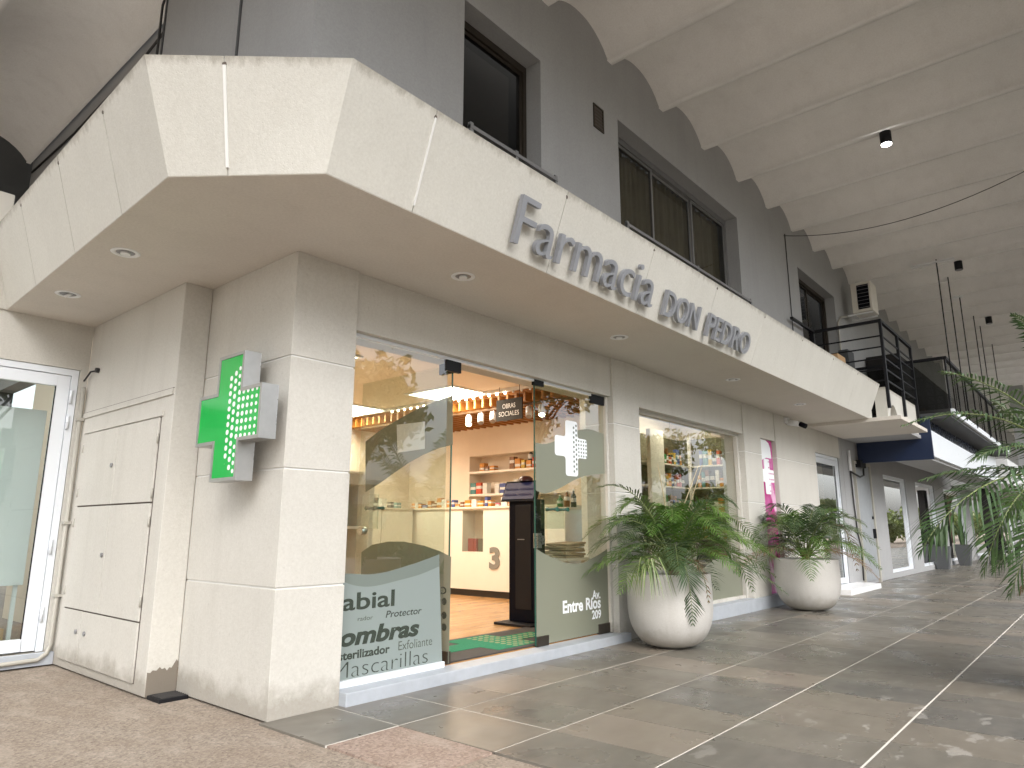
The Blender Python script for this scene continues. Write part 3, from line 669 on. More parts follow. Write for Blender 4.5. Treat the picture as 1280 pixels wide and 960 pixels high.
addr('Av.', 750, 748, .085); addr('Entre Ríos', 750.5, 760, .115); addr('209', 751, 772.5, .085)
for x in (DX0+.13,): MB().box(DX0, DX0+.17, GY-.012, GY+.022, .085, .17).build('bottom_patch', m_bronze, dr, bevel=.004)
MB().box(5.97, 6.18, GY-.012, GY+.022, .085, .18).build('bottom_patch', m_bronze, dr, bevel=.004)
MB().box(DX0-.02, DX0+.13, GY-.012, GY+.022, 2.43, 2.485).build('top_patch', m_black, dr, bevel=.004)
MB().box(5.93, 6.19, GY-.012, GY+.022, 2.39, 2.485).build('top_patch', m_black, dr, bevel=.004)
for x in (5.25, 5.42):
    MB().tube([(x, GY-.06, 1.28), (x, GY-.02, 1.28), (x, GY+.03, 1.28), (x, GY+.07, 1.28)], [.02, .012, .012, .02], 12).build('handle_spigot', m_glass_edge, dr)
box('handle_plate', (5.16, 5.52, GY+.06, GY+.07, 1.10, 1.42), m_glass, dr)
MB().tube([(5.07, GY-.02, 1.0), (5.07, GY+.03, 1.0)], .04, 20).box(5.0, 5.06, GY-.02, GY+.03, .93, 1.06).build('lock', m_steel, dr)
box('door_post', (6.172, 6.212, GY-.03, GY+.06, .083, 2.486), m_cream, PH, bevel=.003)
# shop window 2: three panes
WY = 4.05
for a, b in ((6.757, 7.78), (7.786, 8.86), (8.866, 9.74)):
    pane('window_pane', a, b, .16, 2.44, WY)
wf = MB().box(6.757, 9.74, WY-.04, WY-.005, 2.415, 2.45).box(9.69, 9.74, WY-.06, WY-.005, .16, 2.415).box(6.757, 9.69, WY-.04, WY-.005, .16, .20).build('window_trim', m_cream, PH)
# vinyl at foot of window 2
flat([(6.76, WY-.003, .2), (9.68, WY-.003, .2)]+[(9.68-k*.2925, WY-.003, .62+.12*math.sin(k*.8)) for k in range(11)], 'lower_vinyl_wave', m_vin_sage, PH)
# magenta niche panel with white cross print
mg = box('magenta_panel', (10.38, 10.99, 3.96, 3.985, .10, 2.46), m_magenta, PH)
cap_poly([(x, 3.957, z) for x, z in cross_pts(10.42, 10.98, 1.62, 2.16, 0, .03)], 'white_cross', m_vinylw, mg, (0,-1,0), .002)
cap_poly([(10.385,3.957,2.10),(10.385,3.957,2.455),(10.72,3.957,2.455),(10.84,3.957,2.42),(10.9,3.957,2.34),(10.92,3.957,2.18),(10.7,3.957,2.18)], 'white_curve', m_vinylw, mg, (0,-1,0), .0015)
dm = MB()
for c_ in range(5):
    for r_ in range(6): disc(dm, (10.77+c_*.045, 3.954, 1.67+r_*.09), .014, 0, (0,-.001,0), 8)
dm.build('cross_dots', m_magenta, mg, kind='stuff')

# white framed door at the far end of the pharmacy
def framed_door(name, label, x0, x1, z0, z1, y, handle_x, group=None, n=1):
    t = thing(name, label, 'door', ((x0+x1)/2, y, z0))
    f = .055
    MB().box(x0, x0+f, y-.02, y+.07, z0, z1).box(x1-f, x1, y-.02, y+.07, z0, z1).box(x0+f, x1-f, y-.02, y+.07, z1-f, z1).build('door_frame', m_alu, t, bevel=.003)
    L = (x1-x0-2*f)/n
    for k in range(n):
        a, b = x0+f+k*L+.004, x0+f+(k+1)*L-.004; s = .10
        lf = MB().box(a, a+s, y-.012, y+.035, z0+.01, z1-f-.006).box(b-s, b, y-.012, y+.035, z0+.01, z1-f-.006).box(a+s, b-s, y-.012, y+.035, z1-f-.006-s, z1-f-.006).box(a+s, b-s, y-.012, y+.035, z0+.01, z0+.01+s).build('door_leaf', m_alu, t, bevel=.003)
        box('pane', (a+s, b-s, y+.008, y+.014, z0+.01+s, z1-f-.006-s), m_glass, lf)
        MB().box(a+s, a+s+.008, y+.001, y+.007, z0+.01+s, z1-f-.006-s).box(b-s-.008, b-s, y+.001, y+.007, z0+.01+s, z1-f-.006-s).build('gasket', m_black, lf)
    if handle_x: MB().tube([(handle_x, y-.015, 1.0), (handle_x, y-.06, 1.0), (handle_x, y-.06, 1.4), (handle_x, y-.015, 1.4)], .012, 8).build('handle', m_steel, t)
    return t
framed_door('framed_glass_door', 'white framed glass door past the magenta panel', 13.0, 14.46, .095, 2.455, 3.97, 13.9)
t = framed_door('framed_glass_door', 'white framed glass door in the recess left of the meter cupboards', .56, 2.08, .105, 2.495, 6.93, None)
hg = MB()
for z in (2.25, 2.02, .95, .40): MB().tube([(2.035, 6.905, z-.06), (2.035, 6.905, z+.06)], .014, 8).tube([(2.035, 6.905, z-.004), (2.035, 6.905, z+.004)], .017, 8).build('hinge', m_alu, t)
# rooms behind the end doors
wc = thing('white_cupboard', 'tall white cupboard on legs behind the left recess door', 'cupboard', (1.44, 7.8, .1))
box('cupboard_body', (.90, 1.98, 7.30, 8.3, .62, 2.16), m_alu, wc, bevel=.004)
for x in (.93, 1.92):
    for y in (7.33, 8.24): box('leg', (x, x+.03, y, y+.03, .1, .62), m_alu, wc)
o = box('red_display_card', (.95, 1.10, 7.285, 7.2985, 1.0, 1.6), plain('red_card', (.5,.05,.08), .5), None); tag(o, 'red display card behind the left recess door', 'display card')
o = MB().box(1.62, 1.9, 7.35, 7.7, .10, .26).build('cardboard_box', m_cardboard, None, bevel=.004); tag(o, 'brown cardboard box on the floor behind the left recess door', 'box')
box('end_room_wall', (12.9, 14.6, 5.6, 5.7, .1, SZ), m_wallint, PH)

# interior shell
FL = .085
box('shop_floor', (2.9, 12.8, 4.0, 10.2, .02, FL), m_floorw, PH)
box('interior_back_wall', (2.6, 9.0, 10.0, 10.1, FL, 3.4), m_wallint, PH)
box('interior_left_wall', (2.55, 2.62, 4.3, 10.0, FL, 3.4), m_wallint, PH)
box('interior_partition', (8.72, 11.0, 5.6, 5.68, FL, 3.4), m_wallint, PH)
box('interior_end_wall', (11.02, 11.1, 4.25, 5.7, FL, SZ), m_wallint, PH)
# side wall with shelf niche (X=9.2)
NX = 8.72
q0 = on_x(587, 571, NX); q1 = on_x(690, 555, NX); nz1 = float(q0[2]); ny1 = float(q0[1]); ny0 = 6.2
nsh1 = float(on_x(588, 590, NX)[2]); nsh2 = float(on_x(588, 618, NX)[2]); nz0 = nsh2-.42
wall_grid('x', NX, NX+.3, 5.68, 10.0, FL, 3.4, [(ny0, ny1, nz0, nz1)]).build('interior_side_wall', m_wallint, PH)
box('niche_back', (NX+.3, NX+.34, ny0-.1, ny1+.1, nz0-.1, nz1+.1), m_wallint, PH)
for z in (nsh1, nsh2): box('niche_shelf', (NX-.02, NX+.3, ny0, ny1, z-.035, z), m_shelf, PH)
# ceilings: plain strip near the front, timber slats behind
CZ = 3.0
box('interior_ceiling', (2.62, 12.8, 4.26, 10.0, CZ, CZ+.05), m_ceilint, PH)
box('wall_head', (2.62, 11.0, 4.02, 4.26, 2.50, 2.54), m_ceilint, PH)
sc = thing('slat_ceiling', 'warm timber slats hung under the shop ceiling', 'slat ceiling', (7.9, 7, 2.8))
y = 4.45
while y < 9.9:
    box('slat', (7.12, 8.70, y, y+.035, 2.80, 2.93), m_slat, sc); y += .155
box('slat_bearer', (7.2, 7.26, 4.4, 9.9, 2.931, 2.985), m_slat, sc); box('slat_bearer', (8.5, 8.56, 4.4, 9.9, 2.931, 2.985), m_slat, sc)

#_lamps inside -------------------------------------------------------------
def ceil_panel(x0, x1, y0, y1, label, power=21):
    t = thing('ceiling_light_panel', label, 'ceiling light', ((x0+x1)/2, (y0+y1)/2, CZ), 'square ceiling light panels')
    MB().box(x0-.04, x1+.04, y0-.04, y0, CZ-.02, CZ-.001).box(x0-.04, x1+.04, y1, y1+.04, CZ-.02, CZ-.001).box(x0-.04, x0, y0, y1, CZ-.02, CZ-.001).box(x1, x1+.04, y0, y1, CZ-.02, CZ-.001).build('frame', m_white, t)
    box('diffuser', (x0, x1, y0, y1, CZ-.012, CZ-.002), m_lit, t)
    l = bpy.data.lights.new('panel_light', 'AREA'); l.shape = 'RECTANGLE'; l.size = x1-x0; l.size_y = y1-y0; l.energy = power; l.color = (1, .82, .62)
    lo = bpy.data.objects.new('panel_light', l); COL.objects.link(lo); lo.parent = t; lo.location = (0, 0, -.03)
ceil_panel(6.42, 7.02, 6.55, 7.45, 'lit square ceiling panel nearest the shop entrance')
ceil_panel(6.40, 7.02, 8.75, 9.6, 'lit square ceiling panel behind the fixed left glass')
ceil_panel(4.0, 4.6, 6.2, 6.9, 'lit square ceiling panel over the left side of the shop')
ceil_panel(9.6, 10.2, 4.55, 5.15, 'added square ceiling panel lighting the shop window shelving', 2.5)  # extra panel, added to brighten the otherwise unlit window alcove
CZ_ = CZ; CZ = 2.755
ceil_panel(1.2, 1.7, 7.9, 8.4, 'added ceiling panel lighting the room behind the left recess door', 3)  # added lamp, as this room would otherwise stay dark
CZ = CZ_
tr = thing('lamp_strip', 'row of small bulbs along the edge of the timber slats', 'strip light', (7.05, 6.6, 2.9))
box('channel', (7.02, 7.08, 5.0, 9.9, 2.955, 2.999), m_white, tr)
for k in range(22): MB().lathe([(.001, -.02), (.015, -.015), (.018, 0), (.013, .015)], (7.05, 5.4+k*.15, 2.94), 10).build('bulb', m_lit_spot if k > 4 else m_white, tr)
tk = thing('spot_track', 'white track under the slats carrying the spot lamps', 'lamp track', (7.2, 5.4, 2.76))
box('track', (7.235, 7.265, 5.0, 9.8, 2.768, 2.798), m_brownw, tk)
spots = [(587,523,1,'leftmost lit'), (602,517,0,'second'), (617,513,0,'third'), (632,512,0,'fourth'), (662,507,0,'fifth'), (678,512,1,'rightmost lit')]
for i, (u, v, on, w_) in enumerate(spots):
    p = on_x(u, v, 7.25); yy = float(p[1])
    t = thing('track_spot', f'{w_} cylinder spot lamp on the track in the shop', 'spot lamp', (7.25, yy, 2.6), 'spot lamps on the track')
    MB().tube([(7.25, yy, 2.767), (7.25, yy, 2.71)], .008, 6).build('stem', m_white, t)
    MB().tube([(7.26, yy+.02, 2.73), (7.21, yy-.02, 2.60)], .046, 14).build('housing', m_white, t)
    MB().tube([(7.209, yy-.021, 2.598), (7.207, yy-.0225, 2.594)], .040, 14).build('lens', m_lit_spot if on else m_greyalu, t)
hs_ = thing('hanging_sign', 'dark hanging sign reading OBRAS SOCIALES inside the shop', 'sign', (7.0, 5.34, 2.5))
q = [on_x(u, v, 6.95) for u, v in ((621,501),(653,498),(653,523),(621,527))]
sy0, sy1, sz0, sz1 = float(q[1][1]), float(q[0][1]), float(q[2][2]), float(q[0][2])
box('sign_board', (6.94, 6.96, sy0, sy1, sz0, sz1), plain('dark_sign', (.035,.034,.03), .6, spec=.2), hs_)
for s_, f0 in (('OBRAS', .56), ('SOCIALES', .2)):
    wd = (sy1-sy0)*(.5 if s_ == 'OBRAS' else .78); put_text(s_, (6.9385, sy1-(sy1-sy0-wd)/2, sz0+(sz1-sz0)*f0), (0,-1,0), (0,0,1), wd, (sz1-sz0)*.22, .001, 'lettering', m_vinylw, hs_)
for yy in (sy0+.05, sy1-.05): MB().tube([(6.95, yy, sz1), (6.95, yy, CZ)], .004, 6).build('cord', m_cable, hs_)

# counters -----------------------------------------------------------------
def counter(name, label, x0, x1, y0, y1, zt, face='x'):
    t = thing(name, label, 'counter', ((x0+x1)/2, (y0+y1)/2, FL))
    box('counter_base', (x0+.04, x1-.02, y0+.04, y1-.02, FL, FL+.10), m_base, t)
    return t
CT = 1.44
ct = counter('service_counter', 'pale service counter with a large number 3 on its front', 8.0, 8.5, 5.9, 9.9, CT)
gy0, gy1 = 7.42, 7.87
wall_grid('x', 8.0, 8.3, 5.9, 9.9, FL+.10, CT-.03, [(gy0, gy1, .75, 1.39)]).build('counter_front', m_cabinet, ct)
box('counter_top', (7.97, 8.5, 5.88, 9.92, CT-.03, CT), m_shelf, ct, bevel=.003)
box('display_back', (8.29, 8.31, gy0-.02, gy1+.02, .72, 1.40), m_wallint, ct)
box('display_glass', (8.003, 8.009, gy0+.002, gy1-.002, .752, 1.388), m_glass, ct)
put_text('3', (7.998, 7.28, .50), (0,-1,0), (0,0,1), .21, .33, .012, 'number_three', m_three, ct, .04)
for a, b, mt, lb in ((7.66, 7.84, plain('red_pack', (.35,.02,.02), .4), 'dark red pack standing in the counter display'), (7.45, 7.62, plain('olive_pack', (.10,.09,.05), .4), 'dark olive pack beside the red one in the counter display')):
    o = box('medicine_pack', (8.1, 8.2, a, b, .752, .95), mt, None, bevel=.004); tag(o, lb, 'pack')
c2 = counter('long_counter', 'long pale counter seen through the left glass', 4.4, 7.9, 9.0, 9.6, 1.4)
box('counter_front', (4.4, 7.95, 9.0, 9.6, FL+.10, 1.41), m_cabinet, c2); box('counter_top', (4.36, 7.96, 8.96, 9.62, 1.411, 1.44), m_shelf, c2, bevel=.003)
for k in range(1, 5): box('panel_joint', (4.4+k*.72, 4.406+k*.72, 8.998, 9.0, FL+.1, 1.41), m_darkjoint, c2)
cb = thing('reception_cabinet', 'white cabinet with open front bay behind the left glass', 'cabinet', (4.9, 7.0, FL))
MB().box(4.35, 4.42, 6.6, 7.2, FL, 1.72).box(5.15, 5.22, 6.6, 7.2, FL, 1.72).box(4.42, 5.15, 6.6, 7.2, 1.60, 1.72).box(4.42, 5.15, 7.15, 7.2, FL, 1.60).build('carcass', m_cabinet, cb, bevel=.003)
box('cabinet_shelf', (4.42, 5.15, 6.65, 7.15, 1.1, 1.13), m_shelf, cb); box('top_board', (4.32, 5.25, 6.57, 7.22, 1.721, 1.75), m_shelf, cb)
o = box('monitor', (5.45, 5.5, 8.98, 9.45, 1.60, 1.95), m_blackp, None, bevel=.005); o.location.z -= .158; tag(o, 'small dark monitor standing on the long counter', 'monitor')
dkp = thing('dark_curtain_panel', 'dark grey hanging panel at the far left inside the shop', 'panel', (4.2, 9.6, 1.8)); 
box('cloth', (3.6, 5.6, 9.7, 9.72, 1.75, 2.5), m_darkgrey, dkp); box('cloth_rail', (3.55, 5.65, 9.7, 9.74, 2.501, 2.53), m_steel, dkp)
# white display fridge right of kiosk, brown post
fr = thing('white_display_fridge', 'pale upright display unit behind the closed glass door', 'display unit', (6.9, 5.1, FL))
a0 = on_y(706, 640, 5.6); a1 = on_y(738, 640, 5.6)
fx0, fx1 = float(a0[0]), float(a1[0])
box('body', (fx0, fx1, 5.0+.6, 5.9, FL, 1.36), m_signwhite, fr, bevel=.01); box('top_edge', (fx0-.02, fx1+.02, 5.58, 5.92, 1.361, 1.39), m_shelf, fr)
box('door_line', (fx0+.02, fx1-.02, 5.595, 5.6, FL+.05, 1.3), m_white, fr)
b0 = on_y(736, 640, 5.2); b1 = on_y(743, 640, 5.2)
o = box('wooden_post', (float(b0[0]), float(b1[0]), 5.2, 5.3, FL, CZ-.02), m_brown_int, PH)
c0 = on_y(744, 640, 4.8); c1 = on_y(757, 640, 4.8)
box('interior_white_pier', (float(c0[0]), float(c1[0])+.1, 4.8, 5.0, FL, CZ-.001), m_signwhite, PH)
# stack of folded paper bags on a low stand
p = on_y(712, 690, 4.7)
st = thing('low_stand', 'low stand carrying folded paper bags behind the closed door', 'stand', (float(p[0]), 4.7, FL))
box('top', (p[0]-.25, p[0]+.25, 4.55, 4.95, p[2]-.09, p[2]-.06), m_cabinet, st); box('leg', (p[0]-.2, p[0]-.15, 4.6, 4.65, FL, p[2]-.09), m_cabinet, st); box('leg', (p[0]+.15, p[0]+.2, 4.6, 4.65, FL, p[2]-.09), m_cabinet, st)
mpap = plain('paper_bag', (.45, .36, .25), .8, var=.15, vs=9)
for k in range(6):
    z = p[2]-.06+k*.028; d = random.uniform(-.02, .02)
    o = MB().box(p[0]-.2+d, p[0]+.2+d+random.uniform(-.05,0), 4.6, 4.9, z, z+.024).build('folded_bag', mpap, None, bevel=.008); tag(o, ['lowest', 'second', 'third', 'fourth', 'fifth', 'topmost'][k]+' folded brown paper bag of the stack behind the door', 'paper bag', 'stack of folded paper bags'); o.rotation_euler = (0, random.uniform(-.05, .05), random.uniform(-.1, .1))
# kiosk --------------------------------------------------------------------
kx, ky = 6.0, 4.97
ki = thing('ticket_kiosk', 'black floor-standing ticket kiosk with tilted screen in the doorway', 'kiosk', (kx, ky, FL))
MB().box(kx-.16, kx+.22, ky-.24, ky+.28, FL, FL+.03).build('base_plate', m_black, ki, bevel=.008)
MB().box(kx, kx+.16, ky-.19, ky+.20, FL+.03, 1.42).build('column', m_blackp, ki, bevel=.012)
MB().box(kx-.006, kx, ky-.12, ky+.1, .25, 1.36).build('front_cover', m_black, ki, bevel=.003)
box('ticket_slot', (kx-.0085, kx-.0062, ky-.03, ky+.07, .98, .99), m_greyalu, ki)
def tilted(y0, y1, z0, z1, d0, d1, lean=.10):
    return MB().hexa([(kx-.04-d0+0, y0, z0), (kx-.04-d1, y0, z0), (kx-.04-d1, y1, z0), (kx-.04-d0, y1, z0)], [(kx-.04-d0+lean, y0, z1), (kx-.04-d1+lean, y0, z1), (kx-.04-d1+lean, y1, z1), (kx-.04-d0+lean, y1, z1)])
tilted(ky-.20, ky+.29, 1.40, 1.63, 0, -.05).build('screen_housing', m_blackp, ki, bevel=.006)
tilted(ky-.18, ky+.27, 1.425, 1.61, .002, .0006, .09).build('screen', m_screen, ki)
ml = plain('screen_row', (.06,.06,.12), .5, spec=.2)
for k in range(2): 
    for j in range(2): MB().box(kx-.034+.03*k, kx-.031+.03*k, ky-.15+j*.21, ky+.03+j*.21, 1.47+.06*k, 1.485+.06*k).build('screen_line', ml, ki)
MB().lathe([(.001, .06), (.05, .055), (.08, .03), (.085, 0)], (kx+.06, ky, 1.625), 20).build('top_dome', plain('dark_red_plastic', (.05,.01,.012), .3), ki)

# products -----------------------------------------------------------------
pal = {'green': (.03,.22,.06), 'orange': (.62,.25,.03), 'brown': (.22,.09,.03), 'yellow': (.65,.42,.06), 'red': (.55,.07,.02), 'white': (.75,.72,.66), 'teal': (.08,.25,.24), 'dark': (.04,.04,.03), 'blue': (.08,.11,.3), 'pink': (.6,.2,.25)}
def pack_mat(name, col):
    M = N(name); tc = M.n('ShaderNodeTexCoord'); sx = M.n('ShaderNodeSeparateXYZ'); M.l(tc.outputs['Generated'], sx.inputs[0]); oi = M.n('ShaderNodeObjectInfo')
    a = M.n('ShaderNodeMath', operation='MULTIPLY_ADD', i_1=.35, i_2=.3); M.l(oi.outputs['Random'], a.inputs[0])
    d = M.n('ShaderNodeMath', operation='SUBTRACT'); M.l(sx.outputs[2], d.inputs[0]); M.l(a.outputs[0], d.inputs[1]); ab = M.n('ShaderNodeMath', operation='ABSOLUTE'); M.l(d.outputs[0], ab.inputs[0])
    band = M.ramp(ab.outputs[0], .12, .13, (1,1,1), (0,0,0)); c = M.mix(band, col, (.72,.70,.66)); t2 = M.ramp(M.noise(M.pos((60, 60, 90)), 3, 2), .55, .6); mm = M.n('ShaderNodeMath', operation='MULTIPLY', i_1=.75); M.l(t2, mm.inputs[0]); c = M.mix(mm.outputs[0], c, tuple(x*.35 for x in col))
    M.l(c, M.b.inputs['Base Color']); M.b.inputs['Roughness'].default_value = .4; return M.m
pm = {k: pack_mat(k+'_pack', v) for k, v in pal.items()}
def bottle(x, y, z, h, r, mat, label, group):
    t = thing('bottle', label, 'bottle', (x, y, z), group)
    MB().lathe([(.001, 0), (r, 0), (r, h*.62), (r*.35, h*.78), (r*.35, h*.9)], (x, y, z+.001), 12).build('bottle_body', mat, t); MB().tube([(x, y, z+h*.9), (x, y, z+h)], r*.42, 10).build('cap', m_white, t)
rnd = random.Random(3)
GRP = 'small packs on the niche shelves'
ORD = ['first', 'second', 'third', 'fourth', 'fifth', 'sixth', 'seventh', 'eighth', 'ninth', 'tenth', 'eleventh', 'twelfth', 'thirteenth', 'fourteenth', 'fifteenth', 'sixteenth', 'seventeenth', 'eighteenth', 'nineteenth', 'twentieth', 'twenty-first', 'twenty-second', 'twenty-third', 'twenty-fourth', 'twenty-fifth']+['farthest']*20
def packrow(x, ya, yb, z, cols, label, group, hmin=.08, hmax=.16, gap=.01, along='y', depth=.12, wmin=.05, wmax=.13):
    y = ya; i = 0; made = []
    while y < yb-.05:
        w = rnd.uniform(wmin, wmax); h = rnd.uniform(hmin, hmax); mt = pm[cols[i % len(cols)]]; i += 1
        if along == 'y': o = box('medicine_pack', (x, x+depth*rnd.uniform(.6, 1), y, y+w, z+.001, z+h), mt, None, bevel=.003)
        else: o = box('medicine_pack', (y, y+w, x, x+depth*rnd.uniform(.6, 1), z+.001, z+h), mt, None, bevel=.003)
        cn = cols[(i-1) % len(cols)]; made.append((o, cn)); y += w+gap+rnd.uniform(0, .03)
    if along == 'y': made = made[::-1]
    for q, (o, cn) in enumerate(made): tag(o, f'{cn} {label}, {ORD[q]} from the left', 'pack', group)
yN = lambda u, v, x=NX: float(on_x(u, v, x)[1])
packrow(NX+.03, yN(668,580), yN(632,584), nsh1, ['red','orange','yellow','orange','brown','yellow'], 'pack on the right of the upper niche shelf', 'warm packs on the upper niche shelf', .12, .22)
packrow(NX+.03, yN(616,586), yN(594,589), nsh1, ['orange','brown','orange','green'], 'pack at the left end of the upper niche shelf', 'left packs on the upper niche shelf', .08, .15)
for k, u in enumerate((645, 652)): 
    bottle(NX+.1, yN(u+14, 578), nsh1, .34, .05, pm['teal' if k else 'dark'], ('tall teal' if k else 'tall dark')+' bottle at the right of the upper niche shelf', GRP)
packrow(NX+.03, yN(645,611), yN(616,614), nsh2, ['white','white','blue','white'], 'pack on the right of the lower niche shelf', 'white packs on the lower niche shelf', .1, .25)
packrow(NX+.03, yN(607,615), yN(590,617), nsh2, ['white','red','teal'], 'small pack at the left end of the lower niche shelf', 'left packs on the lower niche shelf', .05, .2)
packrow(8.1, 6.5, 7.3, CT, ['white','pink','white','teal','orange'], 'pack on the counter beside the kiosk', 'packs on the counter right of the display', .05, .14)
packrow(8.1, 7.35, 9.2, CT, ['orange','blue','orange','white','orange','brown'], 'pack on the counter above the display', 'packs on the counter above the display', .05, .17)
packrow(9.05, 5.8, 7.8, 1.441, ['dark','teal','white','dark','white'], 'pack on the long counter behind the left glass', 'packs on the long counter', .06, .16, .06, 'x')
cz = 1.39
for k, (c_, h) in enumerate((('green', .13), ('brown', .18), ('dark', .2))):
    bottle(fx0+.1+k*.16, 5.75, 1.39, h*1.3, .04, pm[c_], f'small {c_} bottle on the pale display unit', 'bottles on the pale display unit')

# window-2 display shelving
wd_ = thing('display_shelving', 'open shelving filled with packs behind the large shop window', 'shelving', (10, 5.5, FL))
sh = [float(on_y(855, 582, 5.25)[2]), float(on_y(855, 609, 5.25)[2]), float(on_y(855, 640, 5.25)[2])]
mbk = plain('olive_back_panel', (.20, .17, .11), .7)
box('back_panel', (9.29, 11.0, 5.57, 5.595, FL, 2.6), mbk, wd_); box('end_panel', (10.985, 11.01, 4.27, 5.565, FL, 2.6), mbk, wd_)
for k, z in enumerate([sh[0], sh[1], sh[2], sh[2]-.42, sh[2]-.8]):
    box('shelf', (9.3, 10.98, 5.25, 5.565, z-.025, z), m_shelf, wd_); box('shelf', (10.70, 10.984, 4.28, 5.248, z-.0245, z+.0005), m_shelf, wd_)
box('corner_upright', (10.66, 10.70, 5.20, 5.249, FL, 2.6), m_shelf, wd_); box('side_upright', (9.30, 9.72, 5.18, 5.249, FL, 2.6), m_shelf, wd_)
allc = ['red','orange','white','teal','dark','brown','yellow','pink','blue','green']
for k, z in enumerate([sh[0], sh[1], sh[2], sh[2]-.42]):
    rnd.shuffle(allc)
    nm = ['top', 'second', 'third', 'fourth'][k]
    packrow(5.3, 9.75, 10.6, z, allc, f'pack on the {nm} rear shelf of the shop window', f'packs on the {nm} rear window shelf', .12, .28, .001, 'x', .12, .04, .085)
    packrow(10.74, 4.35, 5.15, z, ['white','dark','brown','teal','orange'] if k else allc, f'pack on the {nm} side shelf of the shop window', f'packs on the {nm} side window shelf', .12, .28, .001, 'y', .12, .04, .085)
dk = thing('window_display_table', 'low glass topped display table behind the palm in the shop window', 'table', (8.0, 4.6, FL))
box('table_top', (7.2, 8.8, 4.3, 4.8, 1.13, 1.16), m_glass_edge, dk)
for x in (7.25, 8.72): box('leg', (x, x+.04, 4.34, 4.38, FL, 1.13), m_steel, dk); box('leg', (x, x+.04, 4.7, 4.74, FL, 1.13), m_steel, dk)

# doormat with green cross ---------------------------------------------------
mt_ = thing('door_mat', 'dark door mat with a green cross printed on it in the doorway', 'mat', (5.0, 4.4, FL))
box('mat_base', (3.98, 6.0, 4.03, 4.80, FL, FL+.012), m_rubber, mt_, bevel=.003)
cp = cross_pts(4.15, 5.6, 4.09, 4.74, 0, 0)
mgm = plain('green_mat_pile', (.01, .20, .10), .95, var=.15, vs=30, bump=.8, bs=200)
cap_poly([(x, y, FL+.0125) for x, y in cp], 'green_cross', mgm, mt_, (0,0,1), .003)
dd = MB(); mpal = plain('pale_mat_pile', (.28, .30, .16), .95, bump=.8, bs=200)
for i in range(9):
    for j in range(9):
        x, y = 4.88+i*.08, 4.13+j*.07
        if (x < 5.15) or (4.31+.02 < y < 4.53): dd.tube([(x, y, FL+.0158), (x, y, FL+.0175)], .024, 8)
dd.build('mat_dots', mpal, mt_, kind='stuff')

# ------------------------------------------------------------------ shop sign letters
sg = thing('shop_sign', 'raised grey metal letters reading Farmacia DON PEDRO on the fascia', 'sign', (3.28, 2.8, SZ))
ud = np.array([0, -.185, .585]); ud /= np.linalg.norm(ud); nd_ = np.cross([1,0,0], ud)
def fpt(x, z, off=0): # point on sloping fascia face
    k = (z-SZ)/.585; return np.array([x, 2.883-.185*k, z])+nd_*off
a_, _ = text_mesh('Farmacia', 1, 0, .0); 
def sign_word(s, X0, X1, z0, hcap, off, narrow=1.0):
    # advance widths from the font itself
    full, _ = text_mesh(s, 1, 0, 0); fw = full[:,0].max()-full[:,0].min(); x_min = full[:,0].min(); H, _ = text_mesh('F' if s[0] == 'F' else 'D', 1, 0, 0); cap = H[:,1].max(); k = (X1-X0)/fw
    for i, ch in enumerate(s):
        pre, _ = text_mesh(s[:i+1], 1, 0, 0); me_, f = text_mesh(ch, 1, .5, off); one, _ = text_mesh(ch, 1, 0, 0)
        dx = pre[:,0].max()-one[:,0].max()
        base = fpt(X0, z0, .025); vs = [base+np.array([1,0,0])*((v[0]+dx-x_min)*k)+ud*(v[1]/cap*hcap)+nd_*(v[2]+.5)*.036 for v in me_]
        MB().add(vs, f).build('letter', m_signgrey, sg)
        c = np.mean(vs, axis=0)
sign_word('Farmacia', 3.29, 5.15, 2.995, .335, -.006)
sign_word('DON', 5.36, 6.03, 2.99, .225, .006)
sign_word('PEDRO', 6.235, 7.27, 2.985, .225, .006)

# ------------------------------------------------------------------ green cross sign
gc = thing('pharmacy_cross_sign', 'green illuminated-style pharmacy cross with white dots in a steel box', 'sign', (2.2, 4.2, 1.39))
XF = 2.15; yl_, yr_ = 4.66, 3.85; zb, zt = 1.395, 2.225
def cr2(y0, y1, z0, z1):
    w, h = y1-y0, z1-z0; a0, a1 = y0+w*.295, y0+w*.705; b0, b1 = z0+h*.295, z0+h*.705
    return [(a0,z0),(a1,z0),(a1,b0),(y1,b0),(y1,b1),(a1,b1),(a1,z1),(a0,z1),(a0,b1),(y0,b1),(y0,b0),(a0,b0)]
outer = cr2(yr_, yl_, zb, zt); e_ = .022
inner = [(y+(e_ if abs(y-yr_) < 1e-6 or (i in (0, 7, 8, 11) ) else -e_), z) for i, (y, z) in enumerate(outer)]
inner = cr2(yr_+e_, yl_-e_, zb+e_, zt-e_)
w = yl_-yr_; h = zt-zb
inner = [(yr_+w*.295+e_,zb+e_),(yr_+w*.705-e_,zb+e_),(yr_+w*.705-e_,zb+h*.295+e_),(yl_-e_,zb+h*.295+e_),(yl_-e_,zb+h*.705-e_),(yr_+w*.705-e_,zb+h*.705-e_),(yr_+w*.705-e_,zt-e_),(yr_+w*.295+e_,zt-e_),(yr_+w*.295+e_,zb+h*.705-e_),(yr_+e_,zb+h*.705-e_),(yr_+e_,zb+h*.295+e_),(yr_+w*.295+e_,zb+h*.295+e_)]
XB = 2.265
cap_poly([(XB, y, z) for y, z in outer], 'back_plate', m_steel, gc, (-1,0,0), .004)
sd_ = MB()
